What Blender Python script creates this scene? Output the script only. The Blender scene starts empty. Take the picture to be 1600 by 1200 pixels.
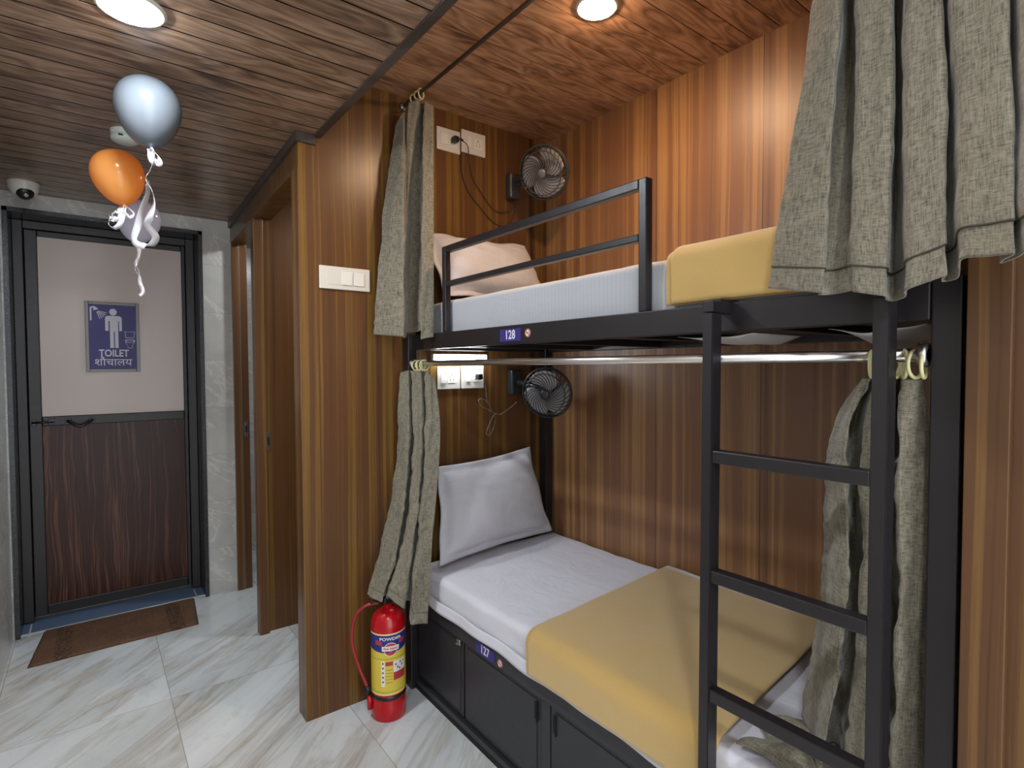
import bpy, bmesh, math, random
from mathutils import Vector, Matrix, noise
random.seed(7)
C = bpy.context.scene.collection
PI = math.pi

# ------------------------------------------------------------------ camera
def setup_camera():
    yaw, pit, rol = math.radians(37.393), math.radians(-1.783), math.radians(-0.243)
    w = Vector((math.sin(yaw)*math.cos(pit), math.cos(yaw)*math.cos(pit), math.sin(pit)))
    r = Vector((math.cos(yaw), -math.sin(yaw), 0)); u = r.cross(w)
    r2 = r*math.cos(rol)+u*math.sin(rol); u2 = -r*math.sin(rol)+u*math.cos(rol)
    cam = bpy.data.cameras.new('camera'); cam.lens = 861.1/1600*36; cam.sensor_width = 36
    cam.clip_start = .02; cam.clip_end = 50
    o = bpy.data.objects.new('camera', cam); C.objects.link(o)
    m = Matrix.Identity(4)
    for i, v in enumerate((r2, u2, -w)):
        for j in range(3): m[j][i] = v[j]
    m.translation = (0, 0, 1.45)
    o.matrix_world = m
    bpy.context.scene.camera = o
setup_camera()
sc = bpy.context.scene
sc.view_settings.view_transform = 'Standard'; sc.view_settings.look = 'None'
sc.view_settings.gamma = 1; sc.view_settings.use_curve_mapping = False
EXPOSURE = 1.6
sc.view_settings.exposure = EXPOSURE
wd = bpy.data.worlds.new('world'); sc.world = wd; wd.use_nodes = True
wd.node_tree.nodes['Background'].inputs[0].default_value = (.90, .94, 1, 1)
wd.node_tree.nodes['Background'].inputs[1].default_value = 1.15
# strength of the lamps (their glowing faces are built with the lamps)
COOL = (0.86, 0.93, 1.0); WARM = (1.0, 0.66, 0.40); TUBE = (0.90, 0.94, 1.0)
S_CORR, S_BUNK, S_TUBE, S_BAY_FILL = 135, 125, 25, 120

# ------------------------------------------------------------------ materials
def lin(c):
    c = c/255; return c/12.92 if c <= .04045 else ((c+.055)/1.055)**2.4
def rgb(r, g, b): return (lin(r), lin(g), lin(b), 1)
class Mat:
    def __init__(s, name, rough=.5, col=(.5, .5, .5, 1), metal=0, **kw):
        s.m = bpy.data.materials.new(name); s.m.use_nodes = True
        s.t = s.m.node_tree; s.n = s.t.nodes; s.b = s.n['Principled BSDF']
        s.set('Base Color', col); s.set('Roughness', rough); s.set('Metallic', metal)
        for k, v in kw.items(): s.set(k.replace('_', ' '), v)
    def set(s, k, v):
        if hasattr(v, 'is_output'): s.t.links.new(v, s.b.inputs[k])
        else: s.b.inputs[k].default_value = v
    def node(s, typ, ins=None, **props):
        n = s.n.new(typ)
        for k, v in props.items(): setattr(n, k, v)
        for k, v in (ins or {}).items():
            if hasattr(v, 'is_output'): s.t.links.new(v, n.inputs[k])
            else: n.inputs[k].default_value = v
        return n
    def math(s, op, a, b=0, c=None):
        d = {0: a, 1: b}
        if c is not None: d[2] = c
        return s.node('ShaderNodeMath', d, operation=op).outputs[0]
    def pos(s): return s.node('ShaderNodeNewGeometry').outputs['Position']
    def obj(s): return s.node('ShaderNodeTexCoord').outputs['Object']
    def uv(s): return s.node('ShaderNodeTexCoord').outputs['UV']
    def sep(s, v): return s.node('ShaderNodeSeparateXYZ', {0: v}).outputs
    def comb(s, x, y, z): return s.node('ShaderNodeCombineXYZ', {0: x, 1: y, 2: z}).outputs[0]
    def map(s, v, scale=(1, 1, 1), loc=(0, 0, 0), rot=(0, 0, 0)):
        return s.node('ShaderNodeMapping', {'Vector': v, 'Scale': scale, 'Location': loc, 'Rotation': rot}).outputs[0]
    def noise(s, v, scale=5, detail=4, rough=.5, dist=0):
        return s.node('ShaderNodeTexNoise', {'Vector': v, 'Scale': scale, 'Detail': detail, 'Roughness': rough, 'Distortion': dist}).outputs[0]
    def ramp(s, f, stops, interp='LINEAR'):
        n = s.node('ShaderNodeValToRGB', {0: f}); cr = n.color_ramp; cr.interpolation = interp
        while len(cr.elements) < len(stops): cr.elements.new(.5)
        for e, (p, c) in zip(cr.elements, stops):
            e.position = p; e.color = c if len(c) == 4 else (*c, 1)
        return n.outputs[0]
    def mix(s, f, a, b, blend='MIX'):
        n = s.node('ShaderNodeMix', data_type='RGBA', blend_type=blend)
        for i, v in ((0, f), (6, a), (7, b)):
            if hasattr(v, 'is_output'): s.t.links.new(v, n.inputs[i])
            else: n.inputs[i].default_value = v
        return n.outputs[2]
    def bump(s, h, strength=.3, dist=.002):
        s.set('Normal', s.node('ShaderNodeBump', {'Height': h, 'Strength': strength, 'Distance': dist}).outputs[0])
        return s

def g1(v): return (v, v, v, 1)
def laminate(name, dark, mid, gold, rough=.27, freq=13, seams=None):
    m = Mat(name, rough); x, y, z = m.sep(m.pos())[:3]
    s = m.math('ADD', x, y)
    wob = m.noise(m.comb(m.math('MULTIPLY', s, 3.), 0, m.math('MULTIPLY', z, .7)), 1, 2)
    s2 = m.math('ADD', s, m.math('MULTIPLY', wob, .03))
    broad = m.noise(m.comb(m.math('MULTIPLY', s2, freq), 0, m.math('MULTIPLY', z, .12)), 1, 3, .6)
    fine = m.noise(m.comb(m.math('MULTIPLY', s2, 120), 5, m.math('MULTIPLY', z, .8)), 1, 4, .6)
    tiny = m.noise(m.comb(m.math('MULTIPLY', s, 420), 9, m.math('MULTIPLY', z, 9)), 1, 3, .6)
    f = m.math('ADD', m.math('MULTIPLY', broad, .72), m.math('ADD', m.math('MULTIPLY', fine, .2), m.math('MULTIPLY', tiny, .08)))
    col = m.ramp(f, [(.33, dark), (.44, mid), (.5, mid), (.57, gold), (.66, mid)])
    if seams:
        for sy in seams:
            d = m.math('ABSOLUTE', m.math('SUBTRACT', s, sy))
            col = m.mix(m.math('LESS_THAN', d, .0014), col, rgb(30, 18, 10))
    m.set('Base Color', col)
    m.set('Roughness', m.math('ADD', m.math('MULTIPLY', tiny, .12), rough-.05)); m.set('Specular IOR Level', .6 if seams else .38)
    m.bump(tiny, .08, .0006)
    return m.m
M = {}
M['lam_side'] = laminate('laminate_side', rgb(50, 31, 17), rgb(90, 59, 33), rgb(118, 87, 38), .3, 22)
M['lam_bunk'] = laminate('laminate_bunk', rgb(78, 50, 36), rgb(124, 86, 58), rgb(160, 120, 76), .42, 18, seams=[1.97+1.538, 1.97+1.06])
M['lam_foot'] = laminate('laminate_foot', rgb(50, 30, 18), rgb(84, 56, 33), rgb(108, 78, 42), .4, 26)
M['lam_edge'] = laminate('laminate_edge', rgb(66, 40, 24), rgb(98, 66, 40), rgb(122, 90, 50), .3, 26)

def plank_mat(name, a, b, c, rough=.3, jw=.030):
    m = Mat(name, rough); x, y, z = m.sep(m.pos())[:3]
    pid = m.math('FLOOR', m.math('MULTIPLY', y, 10.0))
    off = m.math('MULTIPLY', pid, 7.31)
    v = m.comb(m.math('ADD', m.math('MULTIPLY', x, 1.9), off), m.math('MULTIPLY', y, 9), off)
    w = m.noise(v, 1.2, 2, .4, .3)
    rings = m.math('FRACT', m.math('MULTIPLY', w, 10))
    rings = m.math('ABSOLUTE', m.math('SUBTRACT', rings, .5))
    fine = m.noise(m.comb(m.math('ADD', m.math('MULTIPLY', x, 9), off), m.math('MULTIPLY', y, 260), off), 1, 4, .6)
    blot = m.noise(m.comb(m.math('ADD', m.math('MULTIPLY', x, 4), off), m.math('MULTIPLY', y, 14), off), 1, 3, .6)
    f = m.math('ADD', m.math('MULTIPLY', rings, .42), m.math('ADD', m.math('MULTIPLY', fine, .26), m.math('MULTIPLY', blot, .68)))
    jd = m.math('ABSOLUTE', m.math('SUBTRACT', m.math('FRACT', m.math('ADD', m.math('MULTIPLY', y, 10.0), .5)), .5))  # shade of the plank grooves put into the colour as dark joint lines
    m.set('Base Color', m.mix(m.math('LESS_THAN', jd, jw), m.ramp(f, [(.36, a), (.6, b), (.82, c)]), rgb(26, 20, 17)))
    m.bump(fine, .1, .0006)
    return m.m
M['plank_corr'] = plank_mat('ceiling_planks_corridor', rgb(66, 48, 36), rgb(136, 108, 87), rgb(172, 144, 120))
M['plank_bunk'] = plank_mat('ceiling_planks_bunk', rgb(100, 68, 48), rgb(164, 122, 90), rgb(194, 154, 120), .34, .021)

def floor_mat():
    m = Mat('marble_floor', .16); p = m.pos()
    x, y, z = m.sep(p)[:3]
    tx = m.math('FLOOR', m.math('DIVIDE', m.math('ADD', x, .35), .6))
    ty = m.math('FLOOR', m.math('DIVIDE', m.math('ADD', y, .8), 1.2))
    off = m.math('ADD', m.math('MULTIPLY', tx, 1.3), m.math('MULTIPLY', ty, 2.9))
    q = m.comb(m.math('ADD', x, off), y, off)
    r = m.map(q, (1, 1, 1), rot=(0, 0, math.radians(-42)))
    st = m.map(r, (.55, 3.0, 1))
    n1 = m.noise(st, 1.15, 7, .62, .5)
    n2 = m.noise(st, 1.35, 8, .62, .7)
    n3 = m.noise(r, 9, 6, .7, .3)
    cl = m.ramp(n1, [(.3, rgb(194, 198, 198)), (.5, rgb(206, 210, 210)), (.68, rgb(218, 222, 222))])
    v1 = m.math('ABSOLUTE', m.math('SUBTRACT', n2, .5))
    vein = m.ramp(v1, [(0, g1(1)), (.018, g1(.55)), (.07, g1(0))])
    msk = m.ramp(n1, [(.42, g1(1)), (.56, g1(0))])
    vf = m.math('MULTIPLY', vein, msk)
    col = m.mix(m.math('MULTIPLY', vf, .7), cl, rgb(160, 146, 128))
    v2 = m.ramp(m.math('ABSOLUTE', m.math('SUBTRACT', n1, .5)), [(0, g1(.45)), (.03, g1(.0))])
    col = m.mix(v2, col, rgb(172, 164, 150))
    col = m.mix(m.ramp(n3, [(.3, g1(.35)), (.45, g1(0))]), col, rgb(172, 174, 172))
    fx = m.math('FRACT', m.math('DIVIDE', m.math('ADD', x, .35), .6))
    fy = m.math('FRACT', m.math('DIVIDE', m.math('ADD', y, .8), 1.2))
    jx = m.math('LESS_THAN', m.math('ABSOLUTE', m.math('SUBTRACT', fx, .5)), .4975)
    jy = m.math('LESS_THAN', m.math('ABSOLUTE', m.math('SUBTRACT', fy, .5)), .4990)
    j = m.math('MULTIPLY', jx, jy)
    col = m.mix(m.math('MULTIPLY', m.math('SUBTRACT', 1, j), .6), col, rgb(120, 112, 100))
    m.set('Base Color', col)
    return m.m
M['floor'] = floor_mat()

def tile_mat():
    m = Mat('grey_wall_tile', .22); x, y, z = m.sep(m.pos())[:3]
    s = m.math('ADD', x, y)
    ti = m.math('FLOOR', m.math('DIVIDE', z, .3)); off = m.math('MULTIPLY', ti, 3.7)
    v = m.map(m.comb(m.math('ADD', s, off), z, off), (1, 1, 1), rot=(0, 0, math.radians(35)))
    n1 = m.noise(m.map(v, (1.2, 3, 1)), 1.6, 6, .6, .6)
    n2 = m.noise(v, 3, 4, .6, .4)
    col = m.ramp(n2, [(.3, rgb(176, 174, 168)), (.7, rgb(206, 204, 198))])
    ve = m.ramp(m.math('ABSOLUTE', m.math('SUBTRACT', n1, .5)), [(0, g1(.7)), (.02, g1(0))])
    col = m.mix(ve, col, rgb(224, 220, 210))
    fz = m.math('ABSOLUTE', m.math('SUBTRACT', m.math('FRACT', m.math('DIVIDE', z, .3)), .5))
    fs = m.math('ABSOLUTE', m.math('SUBTRACT', m.math('FRACT', m.math('DIVIDE', m.math('ADD', s, .13), .6)), .5))
    j = m.math('MULTIPLY', m.math('LESS_THAN', fz, .4965), m.math('LESS_THAN', fs, .498))
    col = m.mix(m.math('MULTIPLY', m.math('SUBTRACT', 1, j), .5), col, rgb(110, 108, 100))
    m.set('Base Color', col)
    return m.m
M['tile'] = tile_mat()

def granite_mat():
    m = Mat('black_granite', .2); n = m.noise(m.pos(), 260, 3, .8)
    m.set('Base Color', m.ramp(n, [(.45, rgb(22, 22, 23)), (.62, rgb(58, 60, 62)), (.72, rgb(110, 114, 116))]))
    m.bump(n, .3, .001); return m.m
M['granite'] = granite_mat()
def walnut_mat():
    m = Mat('walnut_door_panel', .35); x, y, z = m.sep(m.pos())[:3]
    wob = m.noise(m.comb(m.math('MULTIPLY', x, 6), 0, m.math('MULTIPLY', z, 2.2)), 1, 2)
    s = m.math('ADD', x, m.math('MULTIPLY', wob, .07))
    n = m.noise(m.comb(m.math('MULTIPLY', s, 24), 0, m.math('MULTIPLY', z, .35)), 1, 4, .6)
    d = m.math('ABSOLUTE', m.math('SUBTRACT', n, .5))
    fine = m.noise(m.comb(m.math('MULTIPLY', s, 230), 0, m.math('MULTIPLY', z, 2)), 1, 4, .65)
    base = m.ramp(fine, [(.3, rgb(30, 15, 11)), (.55, rgb(64, 34, 23)), (.75, rgb(90, 52, 37))])
    m.set('Base Color', m.mix(m.ramp(d, [(0, g1(.9)), (.012, g1(.45)), (.03, g1(0))]), base, rgb(118, 80, 62)))
    return m.m
M['walnut'] = walnut_mat(); M['walnut'].node_tree.nodes['Principled BSDF'].inputs['Specular IOR Level'].default_value = .25
M['cream'] = Mat('cream_door_panel', .3, rgb(208, 192, 182)).m
def metal_paint(name, col, rough):
    m = Mat(name, rough, col); n = m.noise(m.obj(), 40, 5, .6)
    m.set('Roughness', m.math('ADD', m.math('MULTIPLY', n, .2), rough-.1))
    sc_ = m.noise(m.obj(), 14, 6, .7)
    m.set('Base Color', m.mix(m.ramp(sc_, [(.66, g1(0)), (.74, g1(.15))]), col, rgb(96, 90, 92)))
    return m.m
M['iron'] = metal_paint('dark_painted_steel', rgb(30, 26, 29), .38)
M['iron_box'] = metal_paint('dark_painted_sheet', rgb(44, 44, 49), .4)
M['alu_dark'] = metal_paint('dark_brown_door_frame', rgb(30, 24, 23), .42)
M['black'] = Mat('black_plastic', .35, rgb(20, 20, 22)).m
M['blackgap'] = Mat('black_rubber', .7, rgb(10, 10, 10)).m
M['chrome'] = Mat('chrome', .26, rgb(225, 222, 218), 1).m
M['steel'] = Mat('brushed_steel', .3, rgb(170, 168, 165), 1).m
M['silver'] = Mat('silver_frame', .4, rgb(112, 110, 110), .5).m
M['rod_dark'] = Mat('dull_steel_rod', .3, rgb(120, 112, 108), .9).m
M['white_pl'] = Mat('white_plastic', .35, rgb(204, 200, 190)).m
M['white_pl2'] = Mat('white_plastic_rocker', .3, rgb(216, 212, 204)).m
M['detector'] = Mat('pale_plastic', .45, rgb(196, 205, 196)).m
M['ring'] = Mat('cream_plastic_ring', .35, rgb(206, 200, 150)).m
M['trim_dark'] = laminate('dark_edge_trim', rgb(44, 36, 33), rgb(64, 54, 49), rgb(80, 70, 63), .35, 5)
M['blue_floor'] = Mat('blue_threshold_tile', .3, rgb(96, 116, 146)).m
M['grout'] = Mat('pale_grout', .7, rgb(196, 198, 196)).m
M['red'] = Mat('red_enamel', .18, rgb(176, 12, 22)).m
M['red2'] = Mat('red_rubber_hose', .4, rgb(150, 36, 44)).m
M['sign_blue'] = Mat('violet_blue_sign', .45, rgb(52, 46, 122)).m
M['sign_white'] = Mat('pale_lettering', .4, rgb(220, 216, 228)).m
M['sign_red'] = Mat('red_print', .4, rgb(190, 60, 60)).m
M['cable'] = Mat('dark_cable', .45, rgb(40, 34, 32)).m
M['cable_w'] = Mat('twisted_pale_cable', .45, rgb(120, 104, 92)).m
def P(name, r, g, b, rough=.45): M[name] = Mat(name, rough, rgb(r, g, b)).m
P('label_yellow', 214, 190, 66); P('label_blue', 38, 44, 120); P('label_red', 178, 50, 60); P('label_white', 226, 220, 214)
P('label_green', 90, 140, 60); P('label_orange', 196, 96, 50); P('label_cream', 226, 214, 150); P('label_black', 30, 26, 26)

def emit(name, col, strength):
    m = bpy.data.materials.new(name); m.use_nodes = True; t = m.node_tree
    for n in list(t.nodes):
        if n.type == 'BSDF_PRINCIPLED': t.nodes.remove(n)
    e = t.nodes.new('ShaderNodeEmission'); e.inputs[0].default_value = (*col, 1); e.inputs[1].default_value = strength
    t.links.new(e.outputs[0], t.nodes['Material Output'].inputs[0]); return m
M['glow_corr'] = emit('glow_corridor', COOL, S_CORR)
M['glow_bunk'] = emit('glow_bunk', WARM, S_BUNK)
M['glow_tube'] = emit('glow_tube', TUBE, S_TUBE)
M['glow_bay_fill'] = emit('glow_bay_fill', COOL, S_BAY_FILL)

def curtain_mat():
    m = Mat('olive_slub_linen', .85); v = m.uv()
    weft = m.noise(m.map(v, (60, 900, 1)), 1, 3, .6)
    warp = m.noise(m.map(v, (700, 45, 1)), 1, 3, .6)
    slub = m.noise(m.map(v, (45, 210, 1)), 1, 4, .7)
    slub2 = m.noise(m.map(v, (230, 30, 1)), 1, 4, .7)
    f = m.math('ADD', m.math('MULTIPLY', m.math('ADD', weft, warp), .28), m.math('MULTIPLY', m.math('ADD', slub, slub2), .25))
    m.set('Base Color', m.ramp(f, [(.41, rgb(50, 46, 36)), (.485, rgb(98, 92, 77)), (.58, rgb(136, 129, 111))]))
    m.set('Sheen Weight', .25); m.set('Sheen Roughness', .4)
    m.bump(f, .5, .0012)
    return m.m
M['curtain'] = curtain_mat(); M['curtain_seam'] = Mat('curtain_stitching', .9, rgb(66, 62, 50)).m
def cloth(name, col, stripes=False, wr=.4, ax=1, per=.02, sk=.84):
    m = Mat(name, .75, col, Sheen_Weight=.2); p = m.obj()
    n = m.noise(m.map(p, (5, 3, 4)), 1.6, 5, .6, 1.2)
    n2 = m.noise(p, 500, 2, .6)
    h = m.math('ADD', m.math('MULTIPLY', n, 1.0), m.math('MULTIPLY', n2, .03))
    if stripes:
        x = m.sep(p)[ax]
        st = m.math('SINE', m.math('MULTIPLY', x, 2*PI/per))
        f = m.ramp(st, [(.45, g1(0)), (.55, g1(1))])
        c2 = tuple(c*sk for c in col[:3])+(1,)
        m.set('Base Color', m.mix(f, col, c2))
        m.set('Roughness', m.math('ADD', m.math('MULTIPLY', f, -.2), .75))
    m.bump(h, wr, .012)
    return m.m
M['sheet'] = cloth('white_sheet', rgb(214, 212, 220), False, .55)
M['sheet_striped'] = cloth('striped_white_sheet', rgb(180, 183, 188), True, .25, 1, .016, .93)
M['pillow'] = cloth('white_pillowcase', rgb(190, 188, 192), True, .55, 2, .012, .97)
def fleece():
    m = Mat('mustard_fleece', .95, rgb(188, 152, 84), Sheen_Weight=.6, Sheen_Roughness=.5); p = m.obj()
    n = m.noise(p, 900, 2, .7); n1 = m.noise(m.map(p, (4, 3, 4)), 1.5, 4, .5, .8)
    m.set('Base Color', m.mix(n, rgb(176, 140, 76), rgb(202, 168, 98)))
    m.bump(m.math('ADD', m.math('MULTIPLY', n, .08), n1), .35, .012); return m.m
M['fleece'] = fleece()
def mat_rug():
    m = Mat('brown_bath_mat', .95, rgb(110, 76, 50)); p = m.obj()
    x, y, z = m.sep(p)[:3]
    n = m.noise(m.map(p, (70, 260, 1)), 1, 4, .8); b = m.noise(p, 9, 4, .6)
    c = m.mix(m.ramp(n, [(.35, g1(0)), (.65, g1(1))]), rgb(70, 44, 28), rgb(134, 98, 70)); c = m.mix(m.ramp(b, [(.4, g1(.3)), (.65, g1(0))]), c, rgb(70, 44, 28))
    # woven figured bands along both ends
    ax = m.math('ABSOLUTE', x)
    band = m.math('MULTIPLY', m.math('GREATER_THAN', ax, .215), m.math('LESS_THAN', ax, .285))
    mot = m.node('ShaderNodeTexVoronoi', {'Vector': p, 'Scale': 42.0}, feature='DISTANCE_TO_EDGE').outputs[0]
    mk = m.math('MULTIPLY', band, m.math('LESS_THAN', mot, .12))
    c = m.mix(m.math('MULTIPLY', mk, .7), c, rgb(56, 34, 22))
    m.set('Base Color', c); m.bump(m.math('SUBTRACT', n, m.math('MULTIPLY', mk, 1.5)), .8, .003); return m.m
M['rug'] = mat_rug()
def balloon(name, col, tr):
    m = Mat(name, .17, col, Coat_Weight=.5, Coat_Roughness=.12)
    t = m.node('ShaderNodeBsdfTranslucent', {0: col}); mx = m.node('ShaderNodeMixShader', {0: tr})
    m.t.links.new(m.b.outputs[0], mx.inputs[1]); m.t.links.new(t.outputs[0], mx.inputs[2])
    m.t.links.new(mx.outputs[0], m.n['Material Output'].inputs[0]); return m.m
M['bal_white'] = balloon('pearl_white_latex', rgb(112, 118, 124), .35)
M['bal_orange'] = balloon('orange_latex', rgb(252, 180, 96), .6)
M['bal_lilac'] = balloon('lilac_white_latex', rgb(206, 204, 222), .35)
M['ribbon'] = Mat('silver_ribbon', .22, rgb(226, 224, 230), .35).m
M['film'] = Mat('white_plastic_film', .35, rgb(200, 200, 204)).m
M['fan_blade'] = Mat('grey_fan_blade', .4, rgb(150, 146, 146)).m
M['fan_cage'] = Mat('fan_cage_grey', .4, rgb(58, 58, 58)).m
M['fan_cage_b'] = Mat('fan_cage_black', .3, rgb(40, 42, 46)).m
def mesh_mat():
    m = Mat('perforated_steel', .4, rgb(120, 118, 118), .6)
    v = m.node('ShaderNodeTexVoronoi', {'Vector': m.pos(), 'Scale': 110.0, 'Randomness': 0.0}).outputs[0]
    m.set('Base Color', m.ramp(v, [(.3, rgb(14, 13, 13)), (.42, rgb(84, 82, 82))])); return m.m
M['perf'] = mesh_mat()

# ------------------------------------------------------------------ mesh helpers
ORG = {}
class MB:
    def __init__(s): s.bm = bmesh.new(); s.uvl = None
    def _merge(s, b, mi=0):
        me = bpy.data.meshes.new('t'); b.to_mesh(me); b.free()
        n = len(s.bm.faces); s.bm.from_mesh(me); bpy.data.meshes.remove(me)
        s.bm.faces.ensure_lookup_table()
        for f in s.bm.faces[n:]: f.material_index = mi
        return s
    def box(s, x0, x1, y0, y1, z0, z1, bev=0, mi=0, M4=None, seg=2):
        b = bmesh.new(); bmesh.ops.create_cube(b, size=1)
        for v in b.verts:
            v.co = Vector(((x0+x1)/2+v.co.x*(x1-x0), (y0+y1)/2+v.co.y*(y1-y0), (z0+z1)/2+v.co.z*(z1-z0)))
        if bev: bmesh.ops.bevel(b, geom=list(b.edges), offset=bev, segments=seg, affect='EDGES', profile=.5)
        if M4: bmesh.ops.transform(b, matrix=M4, verts=b.verts)
        return s._merge(b, mi)
    def prism(s, pts, axis, a0, a1, mi=0, bev=0, M4=None):
        """polygon pts in the two other axes, extruded along axis"""
        b = bmesh.new(); idx = {'x': (1, 2, 0), 'y': (0, 2, 1), 'z': (0, 1, 2)}[axis]
        def mk(p, a):
            c = [0, 0, 0]; c[idx[0]] = p[0]; c[idx[1]] = p[1]; c[idx[2]] = a; return b.verts.new(c)
        A = [mk(p, a0) for p in pts]; B = [mk(p, a1) for p in pts]; n = len(pts)
        b.faces.new(A[::-1]); b.faces.new(B)
        for i in range(n): b.faces.new((A[i], A[(i+1) % n], B[(i+1) % n], B[i]))
        bmesh.ops.recalc_face_normals(b, faces=b.faces)
        if bev: bmesh.ops.bevel(b, geom=list(b.edges), offset=bev, segments=2, affect='EDGES')
        if M4: bmesh.ops.transform(b, matrix=M4, verts=b.verts)
        return s._merge(b, mi)
    def tube(s, pts, r, n=10, mi=0, closed=False, caps=True, rs=None):
        b = bmesh.new(); pts = [Vector(p) for p in pts]; N = len(pts); rings = []
        up = None
        for i, p in enumerate(pts):
            if closed: t = (pts[(i+1) % N]-pts[i-1]).normalized()
            else: t = (pts[min(i+1, N-1)]-pts[max(i-1, 0)]).normalized()
            if up is None: up = Vector((0, 0, 1)) if abs(t.z) < .9 else Vector((1, 0, 0))
            a = t.cross(up)
            if a.length < 1e-6: a = t.orthogonal()
            a.normalize(); c = a.cross(t).normalized(); up = c
            rr = rs[i] if rs else r
            rings.append([b.verts.new(p+rr*(a*math.cos(2*PI*k/n)+c*math.sin(2*PI*k/n))) for k in range(n)])
        for i in range(N if closed else N-1):
            A, B = rings[i], rings[(i+1) % N]
            for k in range(n): b.faces.new((A[k], A[(k+1) % n], B[(k+1) % n], B[k]))
        if caps and not closed: b.faces.new(rings[0][::-1]); b.faces.new(rings[-1])
        bmesh.ops.recalc_face_normals(b, faces=b.faces)
        for f in b.faces: f.smooth = len(f.verts) == 4
        return s._merge(b, mi)
    def lathe(s, prof, n=32, M4=None, mi=0, smooth=True):
        b = bmesh.new(); rings = []
        for r, z in prof:
            if r < 1e-6: rings.append([b.verts.new((0, 0, z))])
            else: rings.append([b.verts.new((r*math.cos(2*PI*k/n), r*math.sin(2*PI*k/n), z)) for k in range(n)])
        for A, B in zip(rings, rings[1:]):
            for k in range(n):
                k2 = (k+1) % n
                if len(A) == 1 and len(B) == 1: continue
                if len(A) == 1: f = b.faces.new((A[0], B[k2], B[k]))
                elif len(B) == 1: f = b.faces.new((A[k], A[k2], B[0]))
                else: f = b.faces.new((A[k], A[k2], B[k2], B[k]))
                f.smooth = smooth
        bmesh.ops.recalc_face_normals(b, faces=b.faces)
        if M4: bmesh.ops.transform(b, matrix=M4, verts=b.verts)
        return s._merge(b, mi)
    def grid(s, fn, nu, nv, uvfn=None, closed_u=False, mi=0):
        b = s.bm; V = [[b.verts.new(fn(i/nu, j/nv)) for i in range(nu+1)] for j in range(nv+1)]
        if uvfn and s.uvl is None: s.uvl = b.loops.layers.uv.new('UVMap')
        for j in range(nv):
            for i in range(nu):
                f = b.faces.new((V[j][i], V[j][i+1], V[j+1][i+1], V[j+1][i])); f.smooth = True; f.material_index = mi
                if uvfn:
                    for lp, (a, c) in zip(f.loops, ((i, j), (i+1, j), (i+1, j+1), (i, j+1))): lp[s.uvl].uv = uvfn(a/nu, c/nv)
        return V
    def raw(s, verts, faces, mi=0, smooth=False):
        b = s.bm; V = [b.verts.new(v) for v in verts]
        for f in faces:
            F = b.faces.new([V[i] for i in f]); F.material_index = mi; F.smooth = smooth
        return s
    def build(s, name, mat, parent=None, loc=None, kind=None, label=None, cat=None, group=None):
        me = bpy.data.meshes.new(name)
        mats = mat if isinstance(mat, (list, tuple)) else [mat]
        if parent is not None: org = ORG[parent.name]
        elif loc is not None: org = Vector(loc)
        else:
            co = [v.co for v in s.bm.verts]
            org = Vector(((min(c.x for c in co)+max(c.x for c in co))/2, (min(c.y for c in co)+max(c.y for c in co))/2, min(c.z for c in co)))
        bmesh.ops.translate(s.bm, vec=-org, verts=s.bm.verts)
        s.bm.to_mesh(me); s.bm.free()
        for m in mats: me.materials.append(M[m] if isinstance(m, str) else m)
        o = bpy.data.objects.new(name, me); C.objects.link(o)
        if parent is not None: o.parent = parent
        else: o.location = org
        ORG[o.name] = org
        if kind: o['kind'] = kind
        if label: o['label'] = label
        if cat: o['category'] = cat
        if group: o['group'] = group
        return o
def thing(name, loc, label, cat, group=None):
    o = bpy.data.objects.new(name, None); C.objects.link(o); o.location = loc; o.empty_display_size = .05
    o['label'] = label; o['category'] = cat
    if group: o['group'] = group
    ORG[o.name] = Vector(loc); return o
def struct(name, mb, mat, loc=None): return mb.build(name, mat, kind='structure', loc=loc)
def smoothmod(o, thick=None):
    if thick:
        m = o.modifiers.new('solid', 'SOLIDIFY'); m.thickness = thick; m.offset = 0
def cr(P0, P1, P2, P3, t):
    return .5*((2*P1)+(P2-P0)*t+(2*P0-5*P1+4*P2-P3)*t*t+(3*P1-P0-3*P2+P3)*t**3)
def spline(pts, t):
    n = len(pts)-1; f = min(max(t, 0), 1)*n; i = min(int(f), n-1); f -= i
    g = lambda k: pts[min(max(k, 0), n)]
    return cr(g(i-1), g(i), g(i+1), g(i+2), f)
def curve_pts(pts, n):
    pts = [Vector(p) for p in pts]
    return [spline(pts, i/n) for i in range(n+1)]
FONT = None
def text_mesh(txt, size, extrude=.0005, bold=0.0, align='CENTER', sx=1.0):
    """returns (verts, faces) of a lettering in the xy plane"""
    cu = bpy.data.curves.new('t', 'FONT'); cu.body = txt; cu.size = size; cu.extrude = extrude
    cu.align_x = align; cu.align_y = 'CENTER'; cu.offset = bold; cu.resolution_u = 3
    o = bpy.data.objects.new('t', cu); C.objects.link(o)
    dg = bpy.context.evaluated_depsgraph_get(); dg.update()
    me = bpy.data.meshes.new_from_object(o.evaluated_get(dg))
    vs = [Vector((v.co.x*sx, v.co.y, v.co.z)) for v in me.vertices]; fs = [list(p.vertices) for p in me.polygons]
    bpy.data.objects.remove(o); bpy.data.curves.remove(cu); bpy.data.meshes.remove(me)
    return vs, fs
def add_text(mb, txt, size, M4, mi=0, **kw):
    vs, fs = text_mesh(txt, size, **kw); mb.raw([M4 @ v for v in vs], fs, mi)
def plane_m(origin, right, up):
    r = Vector(right).normalized(); u = Vector(up).normalized(); n = r.cross(u); m = Matrix.Identity(4)
    for i, v in enumerate((r, u, n)):
        for j in range(3): m[j][i] = v[j]
    m.translation = origin; return m

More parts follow.
